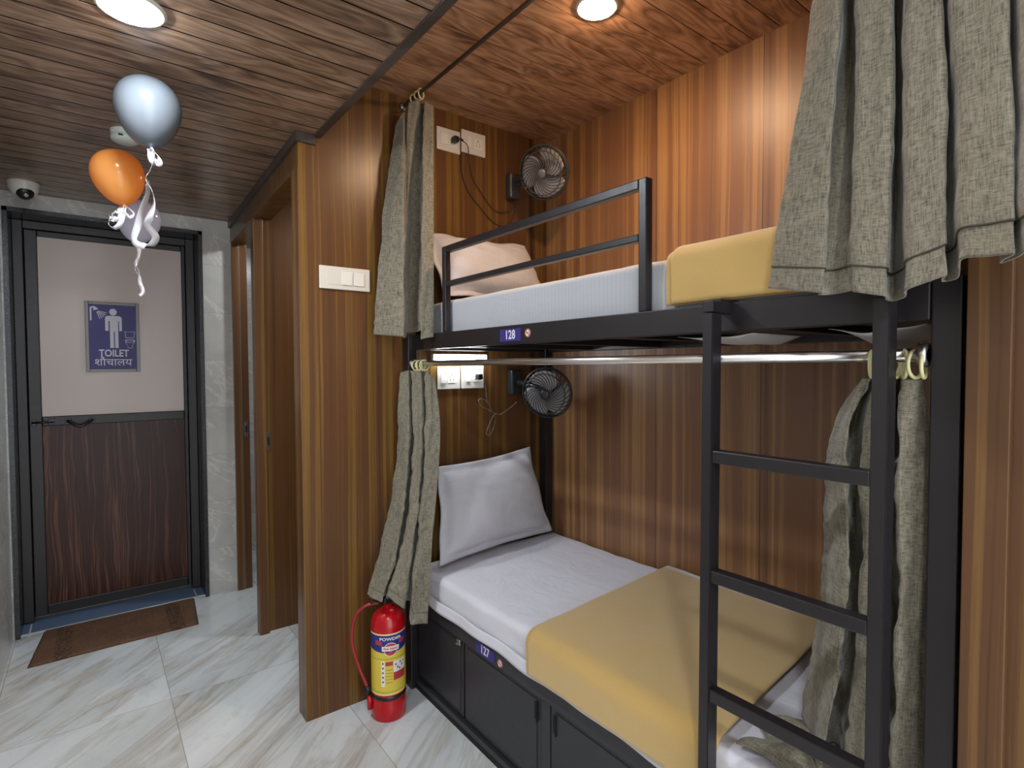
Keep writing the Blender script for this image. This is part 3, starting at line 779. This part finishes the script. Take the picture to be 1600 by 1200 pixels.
# ------------------------------------------------------------------ curtains
def curtain(label, sections, nrow, ncol, hemh=.05, wrink=.004, rings=(), seedv=0, group=None, hemlift=None):
    """sections: list of (t, [(x,y,z)...]) from top to bottom, same number of control points"""
    ts = [s[0] for s in sections]; S = [[Vector(p) for p in s[1]] for s in sections]
    def P_(u, v):
        # find segment in v, Catmull-Rom between sections with non-uniform t handled by smooth hermite
        k = 0
        while k < len(ts)-2 and v > ts[k+1]: k += 1
        f = (v-ts[k])/(ts[k+1]-ts[k]); 
        g = lambda i: spline(S[min(max(i, 0), len(S)-1)], u)
        return cr(g(k-1), g(k), g(k+1), g(k+2), f)
    Lw = [0]; N = 60
    for i in range(N): Lw.append(Lw[-1]+(P_((i+1)/N, .5)-P_(i/N, .5)).length)
    Hh = sum((P_(.5, (i+1)/20)-P_(.5, i/20)).length for i in range(20))
    zc = P_(.5, 0)
    mb = MB()
    def pos(u, v):
        p = P_(u, v); d = (P_(min(u+.004, 1), v)-P_(max(u-.004, 0), v)); n = Vector((-d.y, d.x, 0))
        if n.length > 1e-9: n.normalize()
        w = wrink*(noise.noise(Vector((u*7+seedv, v*9, seedv)))+.6*noise.noise(Vector((u*18, v*5+u*9, seedv+4)))+.5*noise.noise(Vector((u*5, v*32+u*6, seedv+7))))
        hv = (1-v)*Hh
        if hv < hemh: w += .0022
        return p+n*w
    mb.grid(pos, ncol, nrow, uvfn=lambda u, v: (Lw[-1]*u, Hh*v))
    base = P_(.5, 0); t = thing('curtain', (base.x, base.y, P_(.5, 1).z), label, 'curtain', group)
    ob = mb.build('fabric', 'curtain', t); smoothmod(ob, .0022)
    # stitched hem line
    mb = MB(); vv = 1-hemh/Hh
    mb.tube([pos(k/220, vv) for k in range(221)], .0017, 6); mb.build('hem_seam', 'curtain_seam', t)
    for (x, y, z, tilt, R) in rings:
        mr = MB(); pts = []
        for k in range(24):
            a = 2*PI*k/24; q = Vector((R*math.sin(a), 0, R*math.cos(a)))
            q.rotate(Matrix.Rotation(tilt, 3, 'Z')); pts.append(Vector((x, y, z))+q)
        mr.tube(pts, .0032, 8, closed=True); mr.build('ring', 'ring', t)
    return t
# upper right, gathered near the ladder
tz = 2.58
def pleats(ridges, d, z, d_list=None):
    """front faces (a, b) of the folds, joined by deep narrow valleys pushed back by d"""
    out = []
    for k, (a, b) in enumerate(ridges):
        za = z[k][0] if isinstance(z, list) else z; zb_ = z[k][1] if isinstance(z, list) else z
        out += [(a[0], a[1], za), ((a[0]+b[0])/2-.004, (a[1]+b[1])/2, (za+zb_)/2), (b[0], b[1], zb_)]
        if k < len(ridges)-1:
            dx, dy = d_list[k] if d_list else d; n_ = ridges[k+1][0]
            out += [(b[0]+dx*.55, b[1]+dy*.55, zb_), ((b[0]+n_[0])/2+dx, (b[1]+n_[1])/2+dy, zb_), (n_[0]+dx*.55, n_[1]+dy*.55, zb_)]
    return out
UR_top = pleats([((1.12, .49), (1.105, .46)), ((1.10, .43), (1.095, .40)), ((1.09, .37), (1.085, .34)), ((1.08, .315), (1.07, .275)), ((1.06, .26), (1.05, .22))], (.06, .02), tz)
UR_mid = pleats([((1.062, .482), (1.042, .427)), ((1.035, .396), (1.028, .344)), ((1.018, .324), (1.010, .279)), ((.998, .262), (.98, .203)), ((.972, .189), (.955, .15))], (.095, .03), 2.10)
UR_bot = pleats([((1.045, .552), (1.0, .432)), ((.990, .381), (.98, .327)), ((.957, .298), (.938, .241)), ((.925, .223), (.885, .162)), ((.872, .15), (.83, .10))], (.07, .022),
                [(1.600, 1.574), (1.570, 1.556), (1.560, 1.574), (1.590, 1.583), (1.584, 1.588)], [(.035, .02), (.085, .03), (.08, .03), (.07, .03)])
curtain('olive grey linen curtain pleated beside the upper berth above the ladder', [(0, UR_top), (.48, UR_mid), (1, UR_bot)], 110, 300, .07, .004,
        [(1.13, .50-.06*k, 2.59, .2*(-1)**k, .022) for k in range(5)], 2)
# upper left, gathered by the head wall
zt = 2.575
UL_top = pleats([((1.063, 2.21), (1.080, 2.16)), ((1.092, 2.14), (1.12, 2.11)), ((1.142, 2.10), (1.178, 2.08))], (.05, .05), [(2.47, 2.53), (2.56, zt), (zt, zt-.02)])
UL_mid = pleats([((1.012, 2.215), (1.050, 2.115)), ((1.080, 2.16), (1.092, 2.15)), ((1.112, 2.065), (1.155, 2.045))], (.06, .07), 2.15, [(.03, .03), (.05, .04)])
UL_bot = pleats([((.955, 2.215), (1.020, 2.075)), ((1.065, 2.15), (1.078, 2.14)), ((1.078, 2.03), (1.130, 2.01))], (.05, .06), [(1.590, 1.576), (1.60, 1.60), (1.566, 1.575)], [(.02, .03), (.03, .04)])
curtain('olive linen curtain bunched at the head of the upper berth', [(0, UL_top), (.45, UL_mid), (1, UL_bot)], 120, 220, .06, .007,
        [(1.13, 2.10+.018*k, 2.60, .5*(-1)**k, .02) for k in range(5)], 5)
# lower left, above the fire extinguisher
zt = 1.435
LL_top = pleats([((1.078, 2.215), (1.098, 2.185)), ((1.108, 2.165), (1.132, 2.125)), ((1.138, 2.10), (1.172, 2.08))], (.03, .02), [(zt-.01, zt), (zt, zt), (zt, zt-.03)])
LL_hi = pleats([((1.066, 2.22), (1.085, 2.155)), ((1.097, 2.135), (1.115, 2.09)), ((1.116, 2.06), (1.169, 2.03))], (.05, .04), 1.2)
LL_mid = pleats([((1.040, 2.21), (1.055, 2.125)), ((1.067, 2.10), (1.083, 2.06)), ((1.085, 2.03), (1.134, 2.00))], (.04, .08), .95)
LL_low = pleats([((.975, 2.19), (.993, 2.085)), ((1.006, 2.06), (1.033, 2.02)), ((1.043, 2.00), (1.097, 1.98))], (.04, .08), .72)
LL_bot = pleats([((.885, 2.15), (.910, 2.06)), ((.923, 2.035), (.981, 2.00)), ((.998, 1.99), (1.074, 1.98))], (.035, .07), [(.515, .505), (.535, .48), (.42, .40)])
curtain('olive linen curtain draped above the red fire extinguisher', [(0, LL_top), (.22, LL_hi), (.5, LL_mid), (.76, LL_low), (1, LL_bot)], 150, 220, .045, .010,
        [(1.137, 2.19-.017*k, 1.458, .5*(-1)**k+.1*k, .022) for k in range(6)], 11)
# lower right, ending in a heap on the mattress
zt = 1.425
LR_top = pleats([((1.20, .435), (1.145, .41)), ((1.145, .395), (1.142, .37)), ((1.145, .355), (1.16, .33))], (.06, .02), zt)
LR_hi = pleats([((1.24, .515), (1.165, .455)), ((1.165, .425), (1.155, .385)), ((1.155, .365), (1.19, .325))], (.08, .03), 1.30)
LR_mid = pleats([((1.25, .53), (1.165, .45)), ((1.17, .425), (1.16, .385)), ((1.165, .36), (1.20, .325))], (.09, .03), 1.0)
LR_bot = pleats([((1.31, .60), (1.175, .50)), ((1.18, .46), (1.17, .405)), ((1.175, .375), (1.22, .335))], (.09, .03), .60)
curtain('olive linen curtain hanging inside the lower berth behind the ladder', [(0, LR_top), (.16, LR_hi), (.52, LR_mid), (1, LR_bot)], 130, 200, .05, .009,
        [(1.137, y, 1.452, a, .024) for y, a in ((.402, .2), (.376, -.5), (.366, -.3), (.352, .5), (.334, -.2), (.322, .1))], 17)
# slack end of that curtain heaped on the mattress
mb = MB()
def heap(u, v):
    x = 1.16+.19*v; y = .66-.30*u
    e = math.sin(PI*min(max(u, 0), 1))**.5*math.sin(PI*v)**.6 if 0 < u < 1 and 0 < v < 1 else 0
    f = .5+.5*math.sin(v*13+3.5*noise.noise(Vector((u*3, v*2, 5)))+u*3)
    z = .582+e*(.018+.05*f+.02*noise.noise(Vector((u*5, v*5, 1))))
    y += .018*math.sin(v*11+1)*(1-u); x += .012*math.sin(u*9)
    return (x, y, z)
mb.grid(heap, 70, 70, uvfn=lambda u, v: (.4*v, .4*u))
cur_lr = [o for o in bpy.data.objects if o.get('label', '').startswith('olive linen curtain hanging inside')][0]
ob = mb.build('heaped_hem', 'curtain', cur_lr); smoothmod(ob, .002)

# plastic film hanging from under the upper berth
def film(y0, y1, x0, x1, drop, label, ph):
    mb = MB()
    def f(u, v): 
        s = math.sin(PI*u)*math.sin(PI*v*.5+.3)
        return (x0+(x1-x0)*v, y0+(y1-y0)*u, 1.524-drop*s*(1+.25*math.sin(u*9+ph)))
    mb.grid(f, 24, 10); ob = mb.build('plastic_wrap', 'film', label=label, cat='plastic wrap', group=None); smoothmod(ob, .001)
film(.66, .86, 1.19, 1.42, .022, 'white plastic wrap sagging under the upper berth beside the farther ladder stile', 0)
film(.335, .50, 1.19, 1.38, .035, 'white plastic wrap sagging under the upper berth near the curtain rings', 2)

# ------------------------------------------------------------------ tube light, sockets, switches
t = thing('tube_light', (1.41, 2.25, 1.47), 'short glowing tube light on the head wall of the lower berth', 'tube light')
mb = MB(); mb.box(1.26, 1.565, 2.248, 2.27, 1.478, 1.512, .003); mb.build('lamp_housing', 'white_pl', t)
mb = MB(); mb.tube([(1.282, 2.236, 1.489), (1.543, 2.236, 1.489)], .0105, 14); mb.build('lamp_tube', 'glow_tube', t)
def rocker(mbx, x, z, w, h, y, tilt=1, mi=0): mbx.box(x-w/2, x+w/2, y-.004, y, z-h/2, z+h/2, .0015, mi)
def socket_holes(t, x, z, y, k=1.0):
    mb = MB()
    for dx, dz, r in ((0, .014, .0032), (-.0095, .003, .0022), (.0095, .003, .0022), (-.0095, -.01, .0026), (.0095, -.01, .0026)):
        mb.lathe([(0, .0004), (r*k, .0004), (r*k, -.001)], 10, plane_m((x+dx*k, y, z+dz*k), (1, 0, 0), (0, 0, 1)), 0, False)
    return mb.build('socket_holes', 'blackgap', t)
def plate(x0, x1, z0, z1, label, kinds, cat='socket', y=2.27, group=None, dark=False):
    t = thing('wall_socket' if cat == 'socket' else 'switch_plate', ((x0+x1)/2, y, z0), label, cat, group)
    mb = MB(); mb.box(x0, x1, y-.009, y, z0, z1, .003); mb.build('cover_plate', 'white_pl', t)
    W = x1-x0; zc = (z0+z1)/2; yf = y-.009
    for k, (u, w, h) in kinds:
        x = x0+W*u
        if k == 'sw':
            mb = MB(); mb.box(x-w/2, x+w/2, yf-.0045, yf, zc-h/2, zc+h/2, .0015); mb.build('rocker', 'white_pl2', t)
        elif k == 'so':
            mb = MB(); mb.box(x-w/2, x+w/2, yf-.0015, yf, zc-h/2, zc+h/2, .001); so = mb.build('socket_insert', 'white_pl2', t)
            socket_holes(so, x, zc, yf-.0015)
        elif k == 'blank':
            mb = MB(); mb.box(x-w/2, x+w/2, yf-.001, yf, zc-h/2, zc+h/2, .0008); mb.build('blank_insert', 'white_pl', t)
    return t
plate(.747, .963, 1.774, 1.868, 'white switch plate with two rockers on the partition by the corridor', [('blank', (.30, .058, .055)), ('sw', (.53, .045, .055)), ('sw', (.77, .045, .055))], 'switch')
tA = plate(1.297, 1.424, 2.463, 2.568, 'white wall socket with a black plug, nearest the upper curtain', [('sw', (.3, .042, .05)), ('so', (.68, .044, .05))])
plate(1.432, 1.57, 2.480, 2.588, 'white wall socket with no plug above the upper berth', [('sw', (.3, .02, .05)), ('so', (.68, .044, .05))])
plate(1.29, 1.415, 1.345, 1.452, 'white wall socket under the tube light, next to the lower curtain', [('sw', (.25, .03, .05)), ('so', (.62, .044, .05))])
plate(1.422, 1.552, 1.345, 1.456, 'white wall socket with the lower fan plug', [('sw', (.3, .024, .045)), ('so', (.68, .044, .05))])
def plug(x, z, label, mat, path, cab):
    t = thing('plug', (x, 2.25, z), label, 'plug and cable')
    mb = MB(); mb.box(x-.014, x+.014, 2.222, 2.256, z-.014, z+.014, .006); mb.tube([(x+.004, 2.232, z), (x+.022, 2.225, z+.004), (x+.034, 2.226, z)], .005, 8); mb.build('plug_body', mat, t)
    mb = MB(); mb.tube(curve_pts(path, 90), .0021, 8); mb.build('cable', cab, t)
plug(1.383, 2.516, 'black plug and looping cable of the upper fan', 'black',
     [(1.41, 2.232, 2.518), (1.45, 2.236, 2.50), (1.475, 2.262, 2.44), (1.50, 2.262, 2.36), (1.56, 2.262, 2.29), (1.62, 2.262, 2.235), (1.68, 2.26, 2.232), (1.72, 2.255, 2.25), (1.735, 2.235, 2.30)], 'cable')
mb = MB(); mb.tube(curve_pts([(1.43, 2.264, 2.47), (1.435, 2.264, 2.38), (1.47, 2.264, 2.30), (1.55, 2.264, 2.225), (1.62, 2.264, 2.172), (1.69, 2.262, 2.165), (1.73, 2.255, 2.20), (1.745, 2.24, 2.29)], 70), .002, 8)
mb.build('fan_cable', 'cable', label='thin cable looping down the head wall below the upper fan', cat='cable')
def twist(path, r, k):
    P_ = curve_pts(path, 160); out = []
    for i, p in enumerate(P_):
        a = i*.55+k*PI; out.append(p+Vector((math.cos(a)*r, math.sin(a)*r*.6, math.sin(a)*r)))
    return out
t = thing('plug', (1.51, 2.25, 1.40), 'dark plug and knotted pale cable of the lower fan', 'plug and cable')
mb = MB(); mb.box(1.497, 1.527, 2.228, 2.256, 1.388, 1.416, .006); mb.build('plug_body', 'black', t)
lp = [(1.535, 2.236, 1.395), (1.55, 2.245, 1.35), (1.565, 2.25, 1.28), (1.59, 2.248, 1.235), (1.55, 2.245, 1.285), (1.51, 2.245, 1.29), (1.53, 2.245, 1.255), (1.60, 2.245, 1.22), (1.605, 2.245, 1.17), (1.58, 2.245, 1.115), (1.555, 2.245, 1.12), (1.575, 2.245, 1.17), (1.605, 2.242, 1.215), (1.635, 2.24, 1.21), (1.69, 2.24, 1.235), (1.74, 2.235, 1.27)]
mb = MB()
for k in (0, 1): mb.tube(twist(lp, .0018, k), .0014, 6)
mb.build('cable', 'cable_w', t)

# ------------------------------------------------------------------ wall fans
def fan(ctr, axis, label, cage, blade, spin, mount_x, mount_z, R=.12):
    ctr = Vector(ctr); ax = Vector(axis).normalized(); t = thing('wall_fan', (mount_x, 2.27, mount_z-.06), label, 'fan')
    T = Matrix.Translation(ctr) @ ax.to_track_quat('Z', 'Y').to_matrix().to_4x4()
    def ringpts(r, z, n=48): return [T @ Vector((r*math.cos(2*PI*k/n), r*math.sin(2*PI*k/n), z)) for k in range(n)]
    mb = MB()
    for r, z, w in ((R, 0, .0045), (R*.985, .012, .003), (R*.80, .033, .0028), (.024, .038, .002)): mb.tube(ringpts(r, z), w, 6, closed=True)
    for k in range(28):
        a0 = 2*PI*k/28; pts = []
        for i in range(9):
            f = i/8; r = .023+(R-.023)*f; a = a0+1.15*(1-f)**1.1*-1
            z = .038-.004*f if r < R*.8 else .034*(1-((r-R*.8)/(R*.2))**2)
            pts.append(T @ Vector((r*math.cos(a), r*math.sin(a), z)))
        mb.tube(pts, .0021, 5)
    g = mb.build('front_grille', cage, t)
    mb = MB(); mb.lathe([(0, .043), (.016, .042), (.024, .037), (.024, .032), (0, .032)], 24, T); mb.build('badge', 'silver' if R and cage == 'fan_cage' else 'fan_cage_b', g)
    mb = MB()
    for r, z, w in ((R*.985, -.012, .003), (R*.9, -.035, .002), (.04, -.05, .0025)): mb.tube(ringpts(r, z), w, 6, closed=True)
    for k in range(36):
        a = 2*PI*k/36; mb.tube([T @ Vector((r*math.cos(a), r*math.sin(a), z)) for r, z in ((R, 0), (R*.985, -.014), (R*.9, -.036), (.04, -.05))], .0018, 4)
    mb.build('rear_grille', cage, t)
    for b_ in range(3):
        mb = MB(); a0 = spin+2*PI*b_/3
        def f(u, v):
            r = .018+(R*.9-.018)*u; w = (.42+.72*math.sin(PI*min(u*.6+.2, 1)))
            a = a0+(v-.5)*1.75*w+.35*u; z = .008+(v-.5)*-.034*(1-.2*u)
            return T @ Vector((r*math.cos(a), r*math.sin(a), z))
        mb.grid(f, 14, 14); o = mb.build('fan_blade', blade, t); smoothmod(o, .0015)
    mb = MB(); mb.lathe([(0, .024), (.014, .022), (.02, .014), (.02, -.01), (0, -.01)], 24, T); mb.build('hub', blade, t)
    mb = MB(); mb.lathe([(0, -.01), (.036, -.03), (.038, -.075), (.03, -.088), (0, -.09)], 28, T); mb.build('motor_housing', cage, t)
    mb = MB(); back = T @ Vector((0, 0, -.07)); w0 = Vector((mount_x, 2.25, mount_z))
    mb.tube([back, back.lerp(w0, .5)+Vector((0, 0, .0)), w0], .014, 12); mb.build('neck', cage, t)
    mb = MB(); mb.box(mount_x-.035, mount_x+.035, 2.225, 2.27, mount_z-.07, mount_z+.06, .01); mb.build('wall_bracket', cage, t)
fan((1.735, 2.01, 2.373), (-.90, -.42, -.45), 'grey wall fan with pale blades above the upper berth', 'fan_cage', 'fan_blade', .5, 1.73, 2.37, .123)
fan((1.742, 2.0, 1.325), (-.86, -.50, -.18), 'black wall fan above the lower berth pillow', 'fan_cage_b', 'fan_blade', 1.4, 1.735, 1.375, .122)

# ------------------------------------------------------------------ fire extinguisher
ex, ey, er = .965, 2.125, .070
t = thing('fire_extinguisher', (ex, ey, 0), 'red powder fire extinguisher with yellow label standing on the floor', 'fire extinguisher')
T = Matrix.Translation((ex, ey, 0))
mb = MB(); mb.lathe([(0, .012), (er*.8, .012), (er*.86, 0), (er*.97, 0), (er*1.02, .006), (er*1.02, .055), (er, .062), (er, .38), (er*.96, .405), (er*.8, .432), (er*.5, .448), (.016, .455), (.016, .468), (0, .468)], 56, T); mb.build('cylinder', 'red', t)
mb = MB(); mb.lathe([(er*1.0, .088), (er*1.035, .090), (er*1.035, .104), (er*1.0, .106)], 56, T); mb.build('strap', 'black', t)
def wrapm(txt_or_poly, z, ang, mi, mbx, size=.02, rr=.0012, sx=1.0, tilt=0):
    vs, fs = text_mesh(txt_or_poly, size, extrude=.0002, bold=.0003, sx=sx)
    out = []
    for v in vs:
        a = ang+v.x/er; out.append(Vector((ex+(er+rr+v.z)*math.cos(a), ey+(er+rr+v.z)*math.sin(a), z+v.y)))
    mbx.raw(out, fs, mi)
A0 = math.atan2(-2.125, -.965)+.14        # side turned to the aisle
def arcpatch(mbx, a0, a1, z0, z1, rr, mi, zf=None):
    n = max(3, int(abs(a1-a0)/.08))
    def f(u, v):
        a = A0+a0+(a1-a0)*u; z = z0+(z1-z0)*v
        if zf: z += zf(a0+(a1-a0)*u, v)
        return (ex+(er+rr)*math.cos(a), ey+(er+rr)*math.sin(a), z)
    mbx.grid(f, n, 4, mi=mi)
mb = MB()
arcpatch(mb, -1.5, 1.5, .112, .366, .0004, 0)
arcpatch(mb, -1.5, 1.5, .118, .360, .0006, 1)
arcpatch(mb, -1.5, 1.5, .300, .360, .0008, 2, lambda a, v: -.0*(1-v) if v > .5 else (-.012*math.cos(a*1.1))*(1-v))
arcpatch(mb, -1.5, 1.5, .262, .264, .0008, 5); arcpatch(mb, -1.5, 1.5, .125, .127, .0008, 6)
arcpatch(mb, -.55, -.35, .15, .255, .0008, 4)
for k in range(5): arcpatch(mb, -.49, -.41, .165+.019*k, .173+.019*k, .001, 7)
arcpatch(mb, -.3, .12, .235, .252, .0008, 3); arcpatch(mb, .16, 1.0, .205, .252, .0008, 4); arcpatch(mb, .16, 1.0, .172, .205, .0008, 3)
for k in range(5): arcpatch(mb, -.28, .1, .165+.013*k, .1665+.013*k, .0008, 7)
for k, (a, z) in enumerate(((.3, .235), (.42, .222), (.6, .24), (.72, .226), (.55, .215), (.85, .238))): arcpatch(mb, a-.035, a+.035, z-.004, z+.005, .001, 7)
arcpatch(mb, -.9, -.5, .318, .336, .001, 3, lambda a, v: .012*(-a-.5)); arcpatch(mb, .5, .9, .318, .336, .001, 3, lambda a, v: .012*(a-.5))
for r_, mi_, q in ((.4, 4, .0010), (.36, 3, .0012)):
    vs = [Vector((0, 0, 0))]; n = 24; V = []
    for k in range(n):
        a = r_*math.cos(2*PI*k/n); z = .302+r_*er*1.0*math.sin(2*PI*k/n); V.append((a, z))
    vs = [(ex+(er+q)*math.cos(A0), ey+(er+q)*math.sin(A0), .302)]+[(ex+(er+q)*math.cos(A0+a), ey+(er+q)*math.sin(A0+a), z) for a, z in V]
    mb.raw(vs, [(0, 1+k, 1+(k+1) % n) for k in range(n)], mi_)
arcpatch(mb, -.5, .5, .296, .316, .0015, 4)
lb = mb.build('label', ['label_cream', 'label_yellow', 'label_blue', 'label_red', 'label_white', 'label_green', 'label_green', 'label_black'], t)
mb = MB(); wrapm('POWDER', .345, A0, 0, mb, .017, .0016, 1.25); mb.build('label_title', 'label_white', lb)
mb = MB(); wrapm('Fire Alarm', .306, A0, 0, mb, .013, .002); mb.build('label_script', 'label_red', lb)
mb = MB(); mb.box(ex-.02, ex+.02, ey-.014, ey+.014, .468, .495, .004); mb.box(ex-.07, ex+.03, ey-.008, ey+.008, .498, .503, .002)
mb.tube([(ex-.02, ey, .482), (ex-.075, ey, .485)], .005); mb.build('valve', 'black', t)
mb = MB(); mb.tube(curve_pts([(ex-.04, ey+.0, .478), (ex-.09, ey+.02, .47), (ex-.122, ey+.05, .42), (ex-.132, ey+.06, .32), (ex-.112, ey+.045, .22), (ex-.085, ey+.02, .13)], 40), .0065, 12); mb.build('hose', 'red2', t)
mb = MB(); mb.tube([(ex-.086, ey+.02, .135), (ex-.082, ey+.016, .10)], .0105, 12); mb.build('hose_clip', 'black', t)
mb = MB(); mb.tube([(ex-.082, ey+.016, .102), (ex-.080, ey+.014, .088), (ex-.079, ey+.013, .085), (ex-.078, ey+.012, .04)], .01, 12, rs=[.006, .007, .0115, .0105]); mb.build('nozzle', 'red', t)

# ------------------------------------------------------------------ bath mat
c4 = [(-.277, 3.515), (.452, 3.53), (.487, 3.985), (-.238, 4.05)]
c4 = [(-.277, 3.51), (.455, 3.525), (.487, 3.94), (-.235, 3.95)]
mb = MB()
def rg(u, v, z):
    a = Vector(c4[0]).lerp(Vector(c4[1]), u).lerp(Vector(c4[3]).lerp(Vector(c4[2]), u), v)
    return (a.x, a.y, z(u, v))
def zt_(u, v):
    e = min(u, 1-u, v*.6, (1-v)*.6)*40; return .001+.009*min(1, e)**.5+.0025*noise.noise(Vector((u*5, v*4, 2)))+.002
mb.grid(lambda u, v: rg(u, v, zt_), 60, 40); mb.grid(lambda u, v: rg(1-u, v, lambda a, b: .0006), 60, 40)
bmesh.ops.remove_doubles(mb.bm, verts=mb.bm.verts, dist=.0035)
mb.build('bath_mat', 'rug', label='brown textured bath mat on the floor before the toilet door', cat='mat', loc=(.107, 3.75, 0))

# ------------------------------------------------------------------ balloons and ribbons
BAL = []
def balloon_obj(ctr, knot, r, mat, label):
    ctr, knot = Vector(ctr), Vector(knot); ax = (ctr-knot).normalized(); Lk = (ctr-knot).length
    t = thing('balloon', knot, label, 'balloon', 'party balloons')
    T = Matrix.Translation(knot) @ ax.to_track_quat('Z', 'Y').to_matrix().to_4x4(); Ht = Lk+r*1.04
    prof = []
    for i in range(41):
        s = i/40; th = PI*s; z = Ht*(1-math.cos(th))/2*.97+.03*Ht*s
        rr = r*math.sin(th)*(1+.16*math.cos(PI-th))**1.0 if 0 < s < 1 else 0
        rr *= (1-.10*(1-s)**2)
        prof.append((max(rr, 0 if i in (0, 40) else .003), z))
    mb = MB(); mb.lathe(prof, 48, T); mb.build('balloon_body', mat, t)
    BAL.append(t)
    mb = MB(); mb.lathe([(.0035, .004), (.003, 0), (.006, -.004), (.009, -.01), (.007, -.011), (0, -.006)], 14, T); mb.build('knot', mat, t)
    return t
balloon_obj((.163, 2.097, 2.268), (.163, 2.094, 2.146), .093, 'bal_white', 'pearl white balloon floating highest, against the corridor ceiling')
balloon_obj((.090, 2.352, 2.118), (.105, 2.335, 2.014), .080, 'bal_orange', 'orange balloon floating between the two pale balloons')
balloon_obj((.163, 2.615, 2.030), (.155, 2.608, 1.938), .076, 'bal_lilac', 'small lilac white balloon half hidden below the orange one')
def ribbon(bal, paths, label, w=.011, seedv=0):
    mb = MB()
    for path in paths:
        pts = [Vector(p) for p in path]; n = len(pts)*9
        def f(u, v):
            p = spline(pts, u); q = spline(pts, min(u+.01, 1))-spline(pts, max(u-.01, 0))
            q.normalize(); a = q.orthogonal().normalized()
            base_ = Vector((.8, -.6, 0)); b_ = (base_-q*base_.dot(q)).normalized(); c_ = q.cross(b_)
            ang = .95*math.sin(u*8+seedv)+.3
            return p+(b_*math.cos(ang)+c_*math.sin(ang))*w*(v-.5)
        mb.grid(f, n, 2)
    o = mb.build('ribbon', 'ribbon', bal, label=label); smoothmod(o, .0006); return o
ribbon(BAL[0], [[(.163, 2.094, 2.15), (.173, 2.085, 2.118), (.164, 2.10, 2.077), (.154, 2.12, 2.057), (.171, 2.14, 2.027), (.177, 2.15, 1.986), (.168, 2.17, 1.95), (.162, 2.2, 1.925), (.185, 2.22, 1.893), (.170, 2.25, 1.868), (.14, 2.28, 1.872), (.128, 2.3, 1.895), (.14, 2.29, 1.94), (.152, 2.25, 1.99), (.163, 2.2, 2.03), (.16, 2.15, 2.05)],
        [(.163, 2.092, 2.145), (.180, 2.08, 2.125), (.186, 2.08, 2.10), (.172, 2.088, 2.105), (.166, 2.092, 2.14)]],
       'silver ribbon hanging in loops from the highest white balloon', .022)
ribbon(BAL[1], [[(.105, 2.333, 2.012), (.128, 2.319, 1.985), (.118, 2.322, 1.972), (.100, 2.334, 1.985), (.088, 2.341, 1.962), (.066, 2.358, 1.972), (.062, 2.361, 1.944), (.078, 2.349, 1.934), (.095, 2.338, 1.955), (.105, 2.333, 2.005)],
        [(.105, 2.331, 2.01), (.09, 2.335, 1.99), (.075, 2.345, 1.985), (.07, 2.35, 1.955)]],
       'silver ribbon tied in a bow under the orange balloon', .016, 2)
ribbon(BAL[2], [[(0.155, 2.606, 1.937), (0.161, 2.603, 1.900), (0.149, 2.608, 1.864), (0.160, 2.601, 1.826), (0.159, 2.597, 1.789), (0.170, 2.593, 1.751), (0.158, 2.597, 1.734)],
        [(0.157, 2.603, 1.880), (0.146, 2.601, 1.842), (0.157, 2.597, 1.810), (0.163, 2.593, 1.772)]],
       'silver ribbon dangling down from the lilac white balloon', .013, 4)
